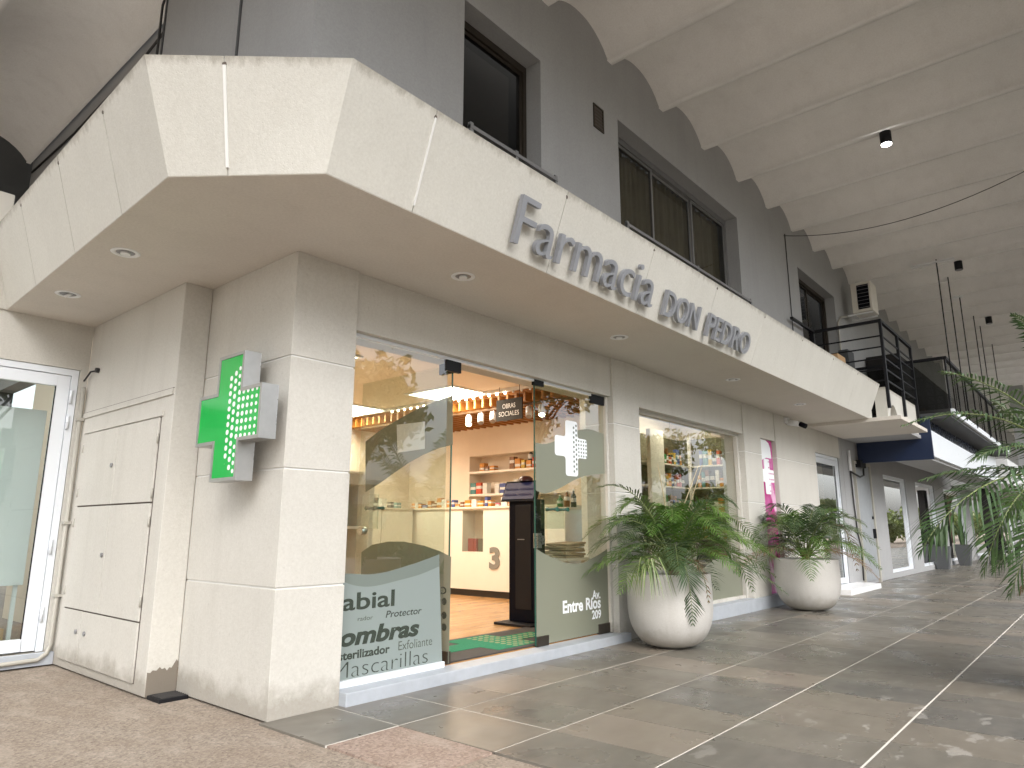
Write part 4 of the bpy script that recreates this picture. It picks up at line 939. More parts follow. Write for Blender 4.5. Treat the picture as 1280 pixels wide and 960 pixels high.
for i in range(12):
    a, b = outer[i], outer[(i+1) % 12]; c, d = inner[(i+1) % 12], inner[i]
    sd_.add([(XB-.004,*a),(XB-.004,*b),(XF,*b),(XF,*a)], [(0,1,2,3)])
    sd_.add([(XF,*a),(XF,*b),(XF,*c),(XF,*d)], [(0,1,2,3)]); sd_.add([(XF,*d),(XF,*c),(XF+.012,*c),(XF+.012,*d)], [(0,1,2,3)])
sd_.build('casing', plain('brushed_casing', (.42,.42,.41), .38, .7, var=.08, vs=12), gc)
cap_poly([(XF+.008, y, z) for y, z in inner], 'green_face', m_green, gc, (-1,0,0), .003)
dt = MB(); W2 = w
def gdot(yf, zf, r): disc(dt, (XF+.0045, yl_-w*yf, zb+h*zf), r, 1, (-.0015, 0, 0), 14)
for k in range(13):                                   # two tall columns, then the arm grid
    zf = .13+k*.061
    if k < 12: gdot(.515, zf, .017 if k > 0 else .001)
    gdot(.585, zf-.03+.0, .017)
for k in range(14):
    zf = .07+k*.061
    if not (.30 < zf < .70): gdot(.645, zf, .014)
for c_ in range(5):
    for r_ in range(7): gdot(.66+c_*.066, .33+r_*.057, .0165-.001*c_)
dt.build('white_dots', m_signwhite, gc, kind='stuff')
for (y, z) in ((4.33, 1.98), (4.33, 1.62), (4.18, 2.05), (4.22, 1.70)): MB().tube([(XB, y, z), (2.361, y, z)], .008, 6).build('bracket', m_steel, gc)

# ------------------------------------------------------------------ recessed soffit lights
def rlight(x, y, label, tilt=False):
    t = thing('recessed_light', label, 'downlight', (x, y, SZ), 'recessed downlights in the soffit')
    MB().lathe([(.088, -.0), (.09, -.006), (.082, -.010), (.062, -.008), (.058, .0)], (x, y, SZ), 28).build('trim_ring', m_white, t)
    MB().tube([(x, y, SZ-.001), (x, y, SZ-.005)], .057, 20).build('reflector', m_greyalu, t)
    MB().tube([(x, y, SZ-.004), (x+(.01 if tilt else 0), y, SZ-.018)], .03, 16).build('bulb', m_white, t)
for (u, v, lab, tl_) in ((157,315,'round white downlight in the soffit nearest the green cross sign', 0), (85,367,'round white downlight with open socket over the meter cupboards', 1), (579,345,'round white downlight in the soffit over the shop entrance', 0), (774,421,'round white downlight in the soffit by the front pier', 0), (916,474,'round white downlight in the soffit over the large shop window', 0), (1000,505,'round white downlight in the soffit by the magenta panel', 0)):
    p = on_z(u, v, SZ); rlight(float(p[0]), float(p[1]), lab, tl_)
# security camera
p = on_y(984, 520, 3.86)
cm = thing('security_camera', 'white bullet security camera under the soffit beside the magenta panel', 'camera', (float(p[0]), 3.8, 2.8))
cxx = float(p[0])
MB().box(cxx-.05, cxx+.05, 3.84, 3.9, 2.80, 2.90).build('mount', m_white, cm, bevel=.005); MB().tube([(cxx+.01, 3.86, 2.82), (cxx-.03, 3.66, 2.77)], .048, 14).build('housing', m_white, cm); MB().tube([(cxx-.032, 3.652, 2.768), (cxx-.05, 3.56, 2.72)], .042, 14).build('lens', m_blackp, cm)
# conduit and fittings by the left door
cd = thing('conduit_pipe', 'cream conduit running down the wall beside the left recess door', 'pipe', (2.10, 6.87, 0))
MB().tube([(2.115, 6.86, 2.34), (2.115, 6.86, .16), (2.09, 6.85, .09), (2.03, 6.84, .05), (1.2, 6.835, .03), (-.5, 6.835, .03)], .018, 10).build('pipe_run', m_pipe, cd)
for z in (2.05, 1.15, .55): MB().box(2.09, 2.148, 6.835, 6.89, z-.012, z+.012).build('clamp', m_pipe, cd)
MB().tube([(2.11, 6.86, 2.40), (2.12, 6.75, 2.47), (2.15, 6.62, 2.47)], .008, 6).tube([(2.12, 6.64, 2.47), (2.149, 6.64, 2.47)], .022, 10).build('cable_tail', m_cable, cd)
# floor grate
gt = thing('drain_grate', 'small black drain grate on the ground by the meter pilaster', 'grate', (2.27, 5.0, 0))
box('grate_frame', (2.165, 2.355, 4.86, 5.05, -.02, .012), m_black, gt, bevel=.003)
for k in range(6): box('grate_bar', (2.18, 2.345, 4.876+k*.029, 4.886+k*.029, .012, .018), m_rubber, gt)

# ------------------------------------------------------------------ vaulted roof
VZ0, VZ1, VP = 6.63, 6.93, 1.268
rf = thing('vaulted_roof', 'pale concrete barrel vaulted roof over the whole arcade', 'roof', (10, 2, VZ0))
def vault_mesh(y0, y1):
    n = 14; hw = VP/2; fl = .055; pr = [(-hw, VZ0-.012), (-hw+fl, VZ0-.012), (-hw+fl, VZ0+.016)]
    for k in range(1, n): t = -1+2*k/n; pr.append(((hw-fl)*t, VZ0+.03+(VZ1-VZ0-.03)*(1-abs(t)**2.3)))
    pr += [(hw-fl, VZ0+.016), (hw-fl, VZ0-.012), (hw, VZ0-.012)]
    vs = [(x, y, z) for y in (y0, y1) for x, z in pr]; m_ = len(pr)
    vs += [(-hw, y0, VZ1+.12), (hw, y0, VZ1+.12), (-hw, y1, VZ1+.12), (hw, y1, VZ1+.12)]
    mb = MB(); mb.add(vs, [(k, k+1, m_+k+1, m_+k) for k in range(m_-1)], 0, True)
    mb.f += [(2*m_, 2*m_+1, 2*m_+3, 2*m_+2), tuple(range(m_))+(2*m_+1, 2*m_), tuple(range(m_, 2*m_))[::-1]+(2*m_+2, 2*m_+3)]; mb.mi += [0]*3; mb.sm += [False]*3
    return mb
def vset(y0, y1, ks):
    base = None
    for k in ks:
        x = 6.373-VP/2+k*VP
        if base is None:
            o = vault_mesh(y0, y1).build('vault', m_vault, rf); base = o; bl = Vector(o.location)
            for e in o.data.polygons: pass
            o.location = bl+Vector((x, 0, 0)); b0_ = o
        else:
            o = bpy.data.objects.new('vault', base.data); COL.objects.link(o); o.parent = rf; o.location = bl+Vector((x, 0, 0))
vset(-1.0, 3.889, range(-2, 46))        # over the arcade
vset(-1.0, 11.99, range(-5, -2))        # over the left side
box('edge_beam', (-1.5, 63, -1.14, -1.0, VZ0-.03, VZ1+.25), m_vault, rf)

# surface fittings under the roof
def cspot(u, v, label, lit):
    p = on_z(u, v, VZ0-.05); x, y = float(p[0]), float(p[1]); x = 6.373+round((x-6.373)/VP)*VP
    t = thing('ceiling_spot', label, 'spotlight', (x, y, VZ0), 'cylinder spots under the vaulted roof')
    MB().box(x-.03, x+.03, y-.05, y+.05, VZ0-.02, VZ0).build('mount', m_black, t); MB().tube([(x, y, VZ0-.02), (x, y, VZ0-.2)], .075, 18).build('housing', m_black, t)
    MB().tube([(x, y, VZ0-.2), (x, y, VZ0-.21)], .066, 18).build('lens', m_lit_white if lit else m_greyalu, t)
cspot(1103, 162, 'lit black cylinder spotlight under the vaulted roof', True)
cspot(1196, 326, 'unlit black spotlight under the vaulted roof above the hanging rods', False)
cspot(1234, 395, 'farther unlit black spotlight under the vaulted roof', False)
wr = MB(); pts = []
A_, B_ = np.array([12.2, 3.88, 6.35]), at_d(1285, 212, 9.5)
for k in range(17): t_ = k/16; p = A_*(1-t_)+B_*t_; pts.append((p[0], p[1], p[2]-.55*4*t_*(1-t_)*.5))
o = MB().tube(pts, .006, 6).build('sagging_cable', m_cable); tag(o, 'thin dark cable sagging under the vaulted roof from the upper wall', 'cable')
MB().tube([(12.25, 3.875, 6.4), (12.25, 3.875, 3.1)], .008, 6).build('cable', m_cable, uw)

# air conditioners
def ac(x0, x1, y0, y1, z0, z1, label, fan_y=True):
    t = thing('air_conditioner', label, 'air conditioner', ((x0+x1)/2, (y0+y1)/2, z0))
    MB().box(x0, x1, y0, y1, z0, z1).build('casing', m_cabinet, t, bevel=.015)
    MB().box(x0-.006, x0-.001, y0+(y1-y0)*.12, y1-(y1-y0)*.3, z0+.06, z1-.06).build('fan_grille', m_blackp, t)
    for k in range(7): z = z0+.09+k*(z1-z0-.18)/6; MB().box(x0-.014, x0-.007, y0+(y1-y0)*.12, y1-(y1-y0)*.3, z-.004, z+.004).build('grille_bar', m_greyalu, t)
    MB().bar((x0+.05, y0+.02, z0-.03), (x0+.05, y1+.12, z0-.03), .04, .03).build('bracket', m_white, t); MB().bar((x1-.05, y0+.02, z0-.03), (x1-.05, y1+.12, z0-.03), .04, .03).build('bracket', m_white, t)
    return t
acx = 15.7
qa = on_x(1066, 375, acx); qb = on_x(1081, 375, acx); zt_ = float(on_x(1070, 354, acx)[2]); zb_ = float(on_x(1070, 391, acx)[2])
t = ac(acx, acx+.5, 3.28, 3.68, zb_, zt_, 'outdoor air conditioner hung high on the grey wall by the balcony')
MB().tube([(acx+.1, 3.80, zb_-.03), (acx-.3, 3.86, zb_-.12), (acx-.55, 3.86, zb_-.3), (acx-.55, 3.86, 3.2)], .02, 8).build('hose', m_pipe, t)
p = on_y(6, 256, 8.6)
ac(float(p[0])-.45, float(p[0])+.0, 8.2, 8.7, float(p[2])-.55, float(p[2])-.02, 'old air conditioner on the left balcony behind the fascia')

# ------------------------------------------------------------------ end balcony, railing 1
YB = 2.70
nb = thing('neighbour_building', 'grey neighbouring shops with balcony beam continuing the arcade', 'building', (20, 3.89, 0))
arch = [(13.15, 2.93), (13.15, 3.52), (15.65, 3.52), (15.65, 2.93)]+[(13.62+.30*math.cos(a), 2.93+.33*math.sin(a)) for a in np.linspace(0, math.pi, 13)]
cap_poly([(x, YB, z) for x, z in arch], 'arched_balcony_beam', m_fascia, nb, (0,1,0), .18)
box('balcony_slab', (12.62, 14.75, 2.4, 3.888, 2.86, 2.925), m_soffit, nb, bevel=.008); box('balcony_return', (12.80, 13.145, 2.95, 3.885, 2.93, 3.50), m_fascia, nb); box('balcony_slab', (14.76, 15.7, YB-.02, 3.888, 2.86, 2.925), m_bluegrey, nb)
rl = thing('balcony_railing', 'black metal balcony railing with five horizontal bars above the arched beam', 'railing', (14, YB, 3.5))
for x in (13.2, 14.45, 15.62): box('post', (x-.035, x+.035, YB-.05, YB-.005, 3.15, 4.70), m_black, rl)
box('post', (13.165, 13.235, 3.80, 3.87, 3.5, 4.70), m_black, rl)
box('handrail', (13.165, 15.655, YB-.05, YB, 4.701, 4.75), m_black, rl); box('handrail', (13.175, 13.225, YB+.002, 3.88, 4.701, 4.75), m_black, rl)
box('handrail', (12.0, 13.174, 3.78, 3.83, 4.70, 4.74), m_black, rl)
for z in (3.65, 3.85, 4.05, 4.25, 4.45): box('bar', (13.236, 15.58, YB-.035, YB-.015, z-.012, z+.012), m_black, rl); box('bar', (13.19, 13.21, YB, 3.8, z-.012, z+.012), m_black, rl)
o = MB().box(12.35, 12.8, 3.2, 3.6, 3.04, 4.05).build('cardboard_box', m_cardboard, bevel=.006); tag(o, 'brown cardboard box standing on the end balcony', 'box')
o = box('wall_cabinet', (15.05, 15.5, 3.70, 3.889, 3.9, 4.75), m_darkgrey, None, bevel=.006); tag(o, 'dark grey cabinet fixed to the wall behind the black balcony railing', 'cabinet')
# lower wall of the neighbours
nw = wall_grid('y', 3.93, 4.2, 14.73, 62, 0, 3.4, [(17.9, 20.2, .12, 2.35), (21.4, 24.0, .12, 2.35), (25.5, 29, .12, 2.35), (31, 36, .12, 2.4), (38, 44, .12, 2.4)]).build('lower_wall', m_bluegrey, nb)
box('interior_wall', (14.8, 62, 6.5, 6.6, 0, 3.4), m_wallint, nb)
for i, (a, b) in enumerate(((17.9, 20.2), (21.4, 24.0), (25.5, 29), (31, 36), (38, 44))):
    f = MB().box(a, a+.08, 3.96, 4.06, .12, 2.35).box(b-.08, b, 3.96, 4.06, .12, 2.35).box(a+.08, b-.08, 3.96, 4.06, 2.27, 2.35).box(a+.08, b-.08, 3.96, 4.06, .12, .18).build('shop_window', m_alu, nb)
    box('pane', (a+.08, b-.08, 4.0, 4.01, .18, 2.27), m_glass, f)
# grey service door between the white door and shop window
sdg = thing('service_door', 'plain grey service door in a pale frame on the grey wall', 'door', (16.1, 3.92, 0))
MB().box(15.45, 16.55, 3.905, 3.929, .06, 2.42).build('door_leaf', m_mdoorpaint, sdg, bevel=.003); MB().box(16.56, 16.66, 3.88, 3.929, 0, 2.48).box(15.40, 15.449, 3.88, 3.929, 0, 2.48).box(15.449, 16.56, 3.88, 3.929, 2.421, 2.48).build('door_frame', m_pipe, sdg)
MB().box(16.4, 16.46, 3.85, 3.904, .9, 1.1).build('handle', m_black, sdg); MB().box(16.44, 16.5, 3.88, 3.904, 1.3, 1.36).build('latch', m_black, sdg)
dp = thing('wall_conduit', 'white stub of pipe with black cable running down the grey wall', 'conduit', (15.1, 3.9, .1))
MB().tube([(15.12, 3.90, 2.66), (15.12, 3.90, 2.25)], .03, 8).build('pipe_stub', m_white, dp); MB().tube([(15.12, 3.9, 2.25), (15.13, 3.9, 1.6), (15.2, 3.9, 1.0), (15.32, 3.89, .7), (15.25, 3.89, .1)], .015, 6).build('cable_drop', m_cable, dp)
MB().tube([(15.12, 3.88, 2.22), (15.6, 3.85, 2.15), (15.9, 3.85, 2.2), (15.95, 3.85, 2.5)], .02, 6).build('cable_loop', m_cable, dp)
MB().box(15.55, 15.95, 3.80, 3.928, 2.35, 2.5).build('hook_plate', m_black, dp)
# balcony 2 with glass guard and hanging rods
Y2 = 2.18
b2 = thing('glass_balcony', 'upper balcony with glass guard and black handrail hung from the roof', 'balcony', (20, Y2, 3.4))
box('deck', (16.2, 26.2, Y2, 3.889, 3.30, 3.42), m_darkgrey, b2)
MB().box(16.15, 26.2, Y2-.06, Y2-.001, 3.36, 3.47).build('deck_edge', m_alu, b2)
box('handrail', (16.15, 26.2, Y2-.04, Y2+.02, 4.50, 4.56), m_black, b2); box('handrail', (16.15, 16.21, Y2+.021, 3.88, 4.50, 4.56), m_black, b2)
for k in range(9): x = 16.2+k*1.245; w_ = .10 if k == 0 else .03; box('post', (x-w_/2, x+w_/2, Y2-.02, Y2+.01, 3.471, 4.499), m_black, b2)
for k in range(8): x = 16.2+k*1.245; box('guard_pane', (x+.05, x+1.2, Y2-.008, Y2+.0, 3.48, 4.49), m_glass_up, b2)
box('guard_pane', (16.175, 16.185, Y2+.03, 3.85, 3.48, 4.49), m_glass_up, b2)
o = box('shop_interior_shade', (17.2, 25, 3.2, 3.86, 3.421, 5.0), m_darkroom, b2)  # solid near-black box painted as the dark interior behind the guard
for i, (u, v) in enumerate(((1165,328),(1181,350),(1197,371),(1212,398),(1223,410),(1235,433))):
    p = on_z(u, v, VZ0); x = float(p[0]); 
    o = thing('hanging_rod', ['first hanging rod from the left, with a long white ceiling plate', 'second hanging rod from the left under the vaulted roof', 'third hanging rod, with a small round ceiling plate', 'fourth hanging rod from the left under the vaulted roof', 'fifth hanging rod from the left under the vaulted roof', 'sixth and farthest hanging rod under the vaulted roof'][i], 'rod', (x, Y2, 3.48), 'black rods hanging from the vaulted roof')
    MB().tube([(x, Y2-.08, 3.4), (x, Y2-.08, VZ0+.05)], .012, 8).build('rod', m_black, o)
    if i in (0, 2): MB().box(x-.06, x+.06, Y2-(.4 if i == 0 else .15), Y2+(.4 if i == 0 else .08), VZ0-.03, VZ0-.002).build('ceiling_plate', m_white, o)
# shop fascia sign box below balcony 2
sf = thing('shop_fascia_sign', 'long blank pale blue white shop fascia box under the glass balcony', 'fascia sign', (20, 2.6, 2.5))
cap_poly([(15.75, 2.5, 2.5), (15.75, 2.5, 3.02), (17.5, 2.5, 3.0), (21, 2.5, 2.98), (26, 2.5, 3.29), (26, 2.5, 2.5)], 'sign_face', m_alu, sf, (0,1,0), .06)  # top outline follows the shadow edge, so the shade is in the shape
box('sign_underside', (15.75, 26, 2.561, 3.2, 2.44, 2.5), m_bluegrey, sf); box('header_shade', (15.76, 26, 2.62, 3.3, 2.502, 3.299), plain('navy_shade', (.008,.018,.05), .25), sf)  # navy box paints in the shade above the white sign face
box('navy_side', (15.70, 15.749, 2.5, 3.88, 2.44, 3.29), plain('navy_side_paint', (.006,.016,.05), .4), sf)
# farther shop bulkheads and end of arcade
box('far_bulkhead', (27, 34, 2.3, 3.92, 2.5, 3.3), m_white, nb); box('far_bulkhead', (35, 60, 2.4, 3.92, 2.6, 3.5), m_cream, nb)
box('arcade_column', (33.6, 34.1, 2.0, 2.5, 0, 6.7), m_bluegrey, nb)
for i, (x, y) in enumerate(((27.4, 3.0), (30.5, 3.1))):
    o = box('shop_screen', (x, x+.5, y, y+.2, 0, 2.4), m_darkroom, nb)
# rectangular dark planters and chairs far away
def snake_plant(x, y, label, h=.75, n=22, potmat=m_darkgrey, s=1):
    t = thing('square_planter', label, 'planter', (x, y, 0))
    MB().hexa([(x-.14,y-.14,0),(x+.14,y-.14,0),(x+.14,y+.14,0),(x-.14,y+.14,0)], [(x-.22,y-.22,.62),(x+.22,y-.22,.62),(x+.22,y+.22,.62),(x-.22,y+.22,.62)]).build('pot', potmat, t)
    box('soil', (x-.19, x+.19, y-.19, y+.19, .55, .625), m_soil, t)
    r_ = random.Random(int(x*10)); pl = MB()
    for k in range(n):
        a = r_.uniform(0, 6.28); b = Vector((x+.12*math.cos(a)*r_.random(), y+.12*math.sin(a)*r_.random(), .62)); hh = h*r_.uniform(.6, 1); d = Vector((math.cos(a), math.sin(a), 0))
        w_ = Vector((-d.y, d.x, 0))*.03; m1 = b+Vector((0,0,hh*.6))+d*.1*hh; t1 = b+Vector((0,0,hh))+d*.35*hh
        pl.add([b-w_, b+w_, m1+w_, m1-w_, t1], [(0,1,2,3), (3,2,4)])
    pl = pl.build('leafy_plant', m_leafB); tag(pl, 'upright leafy plant growing in '+label.split(' ', 1)[1] if False else 'green strap-leaved plant in the '+label, 'plant'); return t
snake_plant(22.9, 3.75, 'dark square planter standing by the far shop windows')
snake_plant(25.6, 3.6, 'farther dark square planter near the chairs', .8)
def chair(x, y, rz, label):
    t = thing('cafe_chair', label, 'chair', (x, y, 0), 'dark cafe chairs along the far arcade')
    box('seat', (x-.22, x+.22, y-.22, y+.22, .43, .47), m_blackp, t, bevel=.01); MB().hexa([(x-.22,y+.18,.5),(x+.22,y+.18,.5),(x+.22,y+.22,.5),(x-.22,y+.22,.5)], [(x-.2,y+.24,.9),(x+.2,y+.24,.9),(x+.2,y+.28,.9),(x-.2,y+.28,.9)]).build('backrest', m_blackp, t)
    for sx in (-1, 1):
        for sy in (-1, 1): MB().tube([(x+sx*.18, y+sy*.18, .43), (x+sx*.2, y+sy*.21, 0)], .013, 6).build('leg', m_steel, t)
for i, (x, y) in enumerate(((26.8, 2.9), (28.6, 3.0), (30.6, 2.8))): chair(x, y, 0, ['nearest', 'middle', 'farthest'][i]+' black cafe chair by the far shops')

# ------------------------------------------------------------------ planters and palms
def planter(x, y, r, h, label, rot=0):
    t = thing('concrete_planter', label, 'planter', (x, y, 0), 'round pale concrete planters')
    pr = []
    for k in range(15):
        a = k/14*math.pi/2; pr.append((r*(.42+.58*math.sin(a)**.75) if k else r*.40, h*.52*(1-math.cos(a))))
    pr = [(.001, 0), (r*.38, 0)]+[(r*(.40+.60*math.sin(a)**.9), .012+h*.55*(1-math.cos(a))) for a in np.linspace(.12, math.pi/2, 13)]+[(r*1.0, h*.75), (r*.985, h-.012), (r*.978, h), (r*.93, h), (r*.92, h-.03), (r*.91, h*.8)]
    MB().lathe(pr, (x, y, 0), 56).build('bowl', m_pot, t)
    MB().lathe([(.001, .03), (r*.5, .02), (r*.915, 0)], (x, y, h*.87), 32).build('soil', m_soil, t)
    return t
planter(6.30, 3.37, .405, .68, 'round pale concrete planter beside the pharmacy entrance pier')
planter(10.3, 3.36, .43, .69, 'round pale concrete planter in front of the magenta panel')

def frond(P0, P1, P2, ll, n=26, w=.012, droop=.35, start=.18, rng=random, curl=.0, spread=.9, rr=.008):
    """quadratic rachis with paired leaflets"""
    P0, P1, P2 = map(lambda p: Vector(tuple(p)), (P0, P1, P2)); B = lambda t: P0*(1-t)**2+P1*2*t*(1-t)+P2*t*t
    mb = MB(); pts = [B(k/10) for k in range(11)]; mb.tube(pts, [rr*(1-.85*k/10) for k in range(11)], 5, 1, False)
    for k in range(n):
        t = start+(1-start)*(k+.5)/n; p = B(t); d = (B(min(1, t+.02))-B(t-.02)).normalized(); side = d.cross(Vector((0,0,1)))
        side = Vector((1,0,0)) if side.length < .05 else side.normalized(); up = side.cross(d)
        L = ll*(math.sin(math.pi*min(1, .18+.80*t))**.6)*rng.uniform(.85, 1.1)*(1 if t < .8 else 1-.8*(t-.8)/.2*.5)
        for sgn in (-1, 1):
            v = (side*sgn*spread+d*(.45+.55*t)+up*rng.uniform(.05, .45)).normalized(); wd = d*w*rng.uniform(.8, 1.2)
            q0 = p; q1 = p+v*L*.5+Vector((0,0,-droop*L*.10)); q2 = p+v*L*.98+Vector((0,0,-droop*L*.55*rng.uniform(.7, 1.4)))
            fold = up*w*.5
            mb.add([q0-wd*.4, q0+wd*.4, q1+wd+fold*.2, q1-wd+fold*.2, q2], [(0,1,2,3), (3,2,4)])
    return mb
def palm(cx, cy, z, label, n, R_, leaf, mats, seed, hgt=.55, dry=2, leafw=.010, drooping=.0):
    rng = random.Random(seed); t = thing('palm_plant', label, 'palm', (cx, cy, z))
    MB().tube([(cx, cy, z-.02), (cx+.01, cy, z+.10), (cx, cy+.01, z+.16)], [.06, .05, .03], 10).build('trunk', m_bark, t)
    for k in range(n):
        a = k*2.39996+rng.uniform(-.2, .2); el = .15+1.15*((k+.5)/n); L = R_*rng.uniform(.8, 1.1)
        hr = L*math.cos(el*.9)*1.0+.15; up_ = L*math.sin(el)*1.0
        d = Vector((math.cos(a), math.sin(a), 0)); P0 = Vector((cx, cy, z+.10))+d*.03
        P1 = P0+d*hr*.45+Vector((0,0,up_*1.0+.12)); P2 = P0+d*hr+Vector((0,0,up_*.75-.28*(1-(k/n))-drooping*rng.random()))
        mt = m_leafdry if k < dry else mats[rng.randrange(len(mats))]
        frond(P0, P1, P2, leaf*rng.uniform(.85, 1.1), 30, leafw, .5, rng=rng).build('frond', [mt, m_rachis], t)
    return t
pA = palm(6.36, 3.35, .60, 'bushy bright green palm in the planter by the entrance pier', 36, .92, .29, [m_leafA, m_leafA, m_leafB], 5, drooping=.12, leafw=.0095, dry=0)
pB = palm(10.32, 3.36, .60, 'darker feathery palm in the planter before the magenta panel', 36, .95, .29, [m_leafB, m_leafB, m_leafA], 9, dry=4, drooping=.25, leafw=.0100)
# dry stalks standing up out of the first palm
for (u0, v0, u1, v1) in ((835,655,822,580), (848,650,873,582), (856,650,878,581)):
    a = at_d(u0, v0, 6.7); b = at_d(u1, v1, 6.75); MB().tube([a, (a+b)/2+np.array([.01,0,.01]), b], [.007, .005, .003], 5).build('dry_stalk', plain('dry_stalk', (.5,.42,.27), .7), pA)
# hanging fronds: one pale frond drooping over the bowl, grey-green ones at the left
def px_frond(pal, pix, dist, ll, mt, n=28, w=.01, droop=.4, **k):
    P = [at_d(u, v, dd_) for (u, v), dd_ in zip(pix, dist if isinstance(dist, (list, tuple)) else [dist]*3)]
    frond(P[0], P[1], P[2], ll, n, w, droop, **k).build('frond', [mt, m_rachis], pal)
px_frond(pA, ((845,700),(862,690),(866,782)), (6.55, 6.2, 6.25), .22, m_leafB, 26, start=.25)
px_frond(pA, ((835,690),(790,620),(748,672)), (6.6, 6.3, 6.3), .22, m_leafB, 28)
px_frond(pA, ((835,690),(800,590),(745,610)), (6.6, 6.5, 6.5), .16, m_leafB, 28)
px_frond(pA, ((835,690),(800,660),(765,715)), (6.6, 6.2, 6.2), .12, m_leafB, 22)
px_frond(pA, ((850,690),(900,640),(942,740)), (6.7, 6.4, 6.6), .26, m_leafA, 30)
px_frond(pA, ((850,690),(905,600),(955,690)), (6.8, 6.8, 7.1), .25, m_leafA, 30)
px_frond(pA, ((850,700),(880,690),(886,755)), (6.6, 6.3, 6.3), .10, m_leafdry, 14)
px_frond(pB, ((1015,680),(1060,620),(1072,715)), (9.9, 9.7, 9.7), .2, m_leafdry, 20)
px_frond(pB, ((1008,690),(1006,690),(1004,715)), (9.8, 9.5, 9.5), .12, m_leafdry, 12)
# variegated spider plant at the rim of planter 1
sp = thing('spider_plant', 'striped spider plant spilling over the rim of the entrance planter', 'plant', (6.4, 3.1, .62))
rg = random.Random(4); c0_ = at_d(810, 715, 6.15)
for k in range(26):
    a = rg.uniform(0, 6.28); d = np.array([math.cos(a), math.sin(a), 0]); L = rg.uniform(.16, .32); up_ = rg.uniform(.06, .16)
    P = [c0_+d*L*t_+np.array([0,0,up_*4*t_*(1-t_)*1.2-.22*t_*t_]) for t_ in (0, .25, .5, .75, 1)]; s_ = np.array([-d[1], d[0], 0]); mb = MB(); vs = []
    for i, p_ in enumerate(P): ww = (.005, .009, .009, .006, .001)[i]; vs += [p_-s_*ww, p_, p_+s_*ww]
    fs = []; 
    for i in range(4): b_ = 3*i; mb.add([vs[b_], vs[b_+1], vs[b_+4], vs[b_+3]], [(0,1,2,3)], 0); mb.add([vs[b_+1], vs[b_+2], vs[b_+5], vs[b_+4]], [(0,1,2,3)], 1)
    mb.build('strap_leaf', [m_leafvar, m_leafA], sp)

# third planter and palm, standing at the right edge
PX, PY = 6.25, .05
planter(PX, PY, .42, .70, 'round pale concrete planter at the right edge, nearest the street side')
pC = thing('palm_plant', 'large palm reaching in at the right edge with arching broad leaflets', 'palm', (PX, PY, .62))
cw = at_d(1360, 600, 5.5)
MB().tube([(PX, PY, .60), (PX+.02, PY, .9), tuple(cw)], [.09, .08, .05], 12).build('trunk', m_bark, pC)
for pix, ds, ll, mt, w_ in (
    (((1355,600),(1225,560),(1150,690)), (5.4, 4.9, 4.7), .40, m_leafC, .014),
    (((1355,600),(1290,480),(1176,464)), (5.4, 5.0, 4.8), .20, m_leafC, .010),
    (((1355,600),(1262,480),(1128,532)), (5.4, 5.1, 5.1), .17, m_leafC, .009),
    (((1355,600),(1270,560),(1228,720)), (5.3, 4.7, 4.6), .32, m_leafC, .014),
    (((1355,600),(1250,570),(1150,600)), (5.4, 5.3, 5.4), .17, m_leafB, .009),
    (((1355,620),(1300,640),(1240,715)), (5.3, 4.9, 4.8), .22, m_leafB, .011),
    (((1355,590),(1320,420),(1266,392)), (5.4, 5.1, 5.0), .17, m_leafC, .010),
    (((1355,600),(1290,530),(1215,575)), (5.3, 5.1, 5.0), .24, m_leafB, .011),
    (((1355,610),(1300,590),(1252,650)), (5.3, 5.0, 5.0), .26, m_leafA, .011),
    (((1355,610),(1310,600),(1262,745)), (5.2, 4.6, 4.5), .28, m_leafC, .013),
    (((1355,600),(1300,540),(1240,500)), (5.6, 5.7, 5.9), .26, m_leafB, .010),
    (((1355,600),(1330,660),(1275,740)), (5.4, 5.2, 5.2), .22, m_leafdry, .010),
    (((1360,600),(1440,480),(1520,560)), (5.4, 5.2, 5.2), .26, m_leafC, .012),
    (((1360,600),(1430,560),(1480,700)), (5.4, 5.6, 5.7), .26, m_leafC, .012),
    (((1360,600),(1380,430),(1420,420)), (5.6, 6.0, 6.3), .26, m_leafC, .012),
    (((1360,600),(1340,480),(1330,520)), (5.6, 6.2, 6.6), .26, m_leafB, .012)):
    px_frond(pC, pix, ds, ll*1.3, mt, 36, w_*1.25, .75, rr=.011, spread=.62)
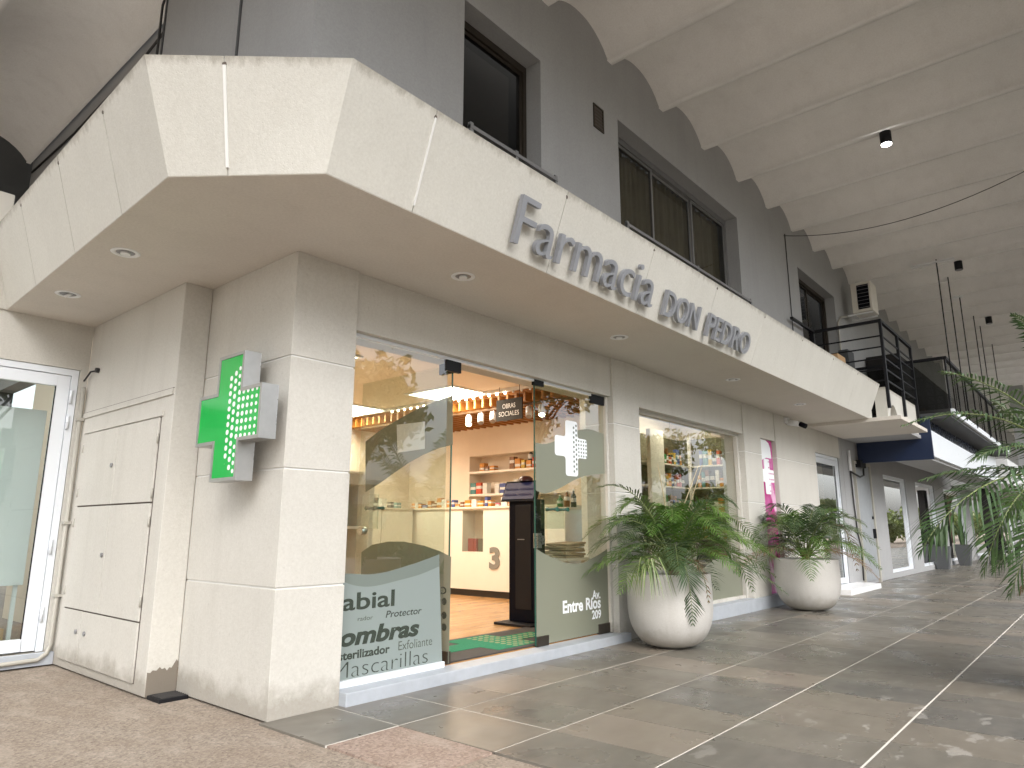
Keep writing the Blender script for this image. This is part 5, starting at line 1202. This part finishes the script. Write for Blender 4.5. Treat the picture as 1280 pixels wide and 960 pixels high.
# low shrubs growing along the open side of the arcade
# ------------------------------------------------------------------ trees across the road (mirrored in the glass) and beyond the arcade
def leaf_cloud(rng, blobs, n, s):
    c = rng.integers(0, len(blobs), n); B = np.array(blobs); d = rng.normal(size=(n, 3)); d /= np.linalg.norm(d, axis=1)[:, None]
    ctr = B[c, :3]+d*(rng.random(n)**.45)[:, None]*B[c, 3][:, None]*np.array([1, 1, .75])
    a = rng.normal(size=(n, 3)); a /= np.linalg.norm(a, axis=1)[:, None]; b = np.cross(a, rng.normal(size=(n, 3))); b /= np.linalg.norm(b, axis=1)[:, None]
    ss = s*rng.uniform(.6, 1.3, n)[:, None]
    V = np.stack([ctr-a*ss, ctr+b*ss*.45, ctr+a*ss, ctr-b*ss*.45], 1).reshape(-1, 3); return V
def tree_mesh(seed, H, R_, nleaf):
    rng = np.random.default_rng(seed); r2 = random.Random(seed); tb = MB(); blobs = []
    tb.tube([(0,0,0), (.05,.0,H*.2), (.0,.08,H*.42)], [.22, .17, .13], 8)
    for k in range(9):
        a = k*2.4; h0 = H*(.25+.018*k); e = Vector((math.cos(a)*R_*r2.uniform(.45,.8), math.sin(a)*R_*r2.uniform(.45,.8), H*r2.uniform(.6,.9)))
        mid = Vector((e.x*.4, e.y*.4, (h0+e.z)*.52)); tb.tube([(0,0.04,h0), mid, e], [.10, .06, .02], 6); blobs.append((*e, R_*r2.uniform(.3,.45)))
        for j in range(2): q = mid.lerp(e, .5); f = q+Vector((r2.uniform(-1,1), r2.uniform(-1,1), r2.uniform(.2,1)))*R_*.35; tb.tube([q, f], [.035, .012], 5); blobs.append((*f, R_*r2.uniform(.22,.35)))
    V = leaf_cloud(rng, blobs, nleaf, .17); n = len(V)//4; me = bpy.data.meshes.new('crown'); me.from_pydata([tuple(v) for v in V], [], [(4*i, 4*i+1, 4*i+2, 4*i+3) for i in range(n)]); me.materials.append(m_leaftree)
    return tb, me
hr = np.random.default_rng(12); hb = [(x, -5.6+hr.uniform(-.6, .6), hr.uniform(.5, 2.6), hr.uniform(.6, 1.2)) for x in np.arange(9, 130, 1.0)]
HV = leaf_cloud(hr, hb, 26000, .2); HV[:, 2] = np.maximum(HV[:, 2], .02)
hm = bpy.data.meshes.new('shrub_bed'); hm.from_pydata([tuple(v) for v in HV], [], [(4*i, 4*i+1, 4*i+2, 4*i+3) for i in range(len(HV)//4)]); hm.materials.append(m_leaftree)
ho = link('shrub_bed', hm, (0, 0, 0), None, kind='stuff'); ho['label'] = 'dense shrubs growing in a bed beside the arcade'; ho['category'] = 'shrubs'
variants = []
for sd_i, (H, R_) in enumerate(((8.5, 3.6), (7.2, 3.2))):
    tb, me = tree_mesh(sd_i+3, H, R_, 6500); tr_o = tb.build('trunk', m_bark); variants.append((tr_o.data, Vector(tr_o.location), me)); bpy.data.objects.remove(tr_o)
spots_t = [(-9,-12),(-3,-11),(5,-12),(14,-11),(24,-12),(33,-11),(44,-9),(-8,2),(-10,10),(-7,18),(66,-2),(70,4),(76,-5),(84,1)]
wh = ['street']
for i, (x, y) in enumerate(spots_t):
    tm, tl0, cm_ = variants[i % 2]
    side = 'on the street side of the arcade' if y < -5 else ('standing left of the corner shop' if x < 0 else 'beyond the far end of the arcade')
    o_ = ['first', 'second', 'third', 'fourth', 'fifth', 'sixth', 'seventh'][sum(1 for q in spots_t[:i] if (q[1] < -5) == (y < -5) and (q[0] < 0 and q[1] > 0) == (x < 0 and y > 0))]
    t = thing('street_tree', f'{o_} leafy green tree {side}, counted from the corner', 'tree', (x, y, 0), f'trees {side}')
    t.rotation_euler = (0, 0, i*1.3); s_ = 1+.12*math.sin(i*2.1); t.scale = (s_, s_, s_)
    a = bpy.data.objects.new('trunk', tm); COL.objects.link(a); a.parent = t; a.location = tl0
    b = bpy.data.objects.new('crown', cm_); COL.objects.link(b); b.parent = t
# low pale building across the road
ob = thing('opposite_building', 'long low pale building across the road', 'building', (20, -32, 0))
wall_grid('y', -32, -32.3, -40, 90, 0, 4.2, [(-38+k*6, -35+k*6, 1, 2.8) for k in range(20)]).build('front_wall', m_fascia, ob)
box('parapet', (-40.2, 90.2, -32.3, -31.8, 4.2, 4.5), m_white, ob); box('dark_interior', (-40, 90, -32.8, -32.5, 0, 4.2), m_darkroom, ob)
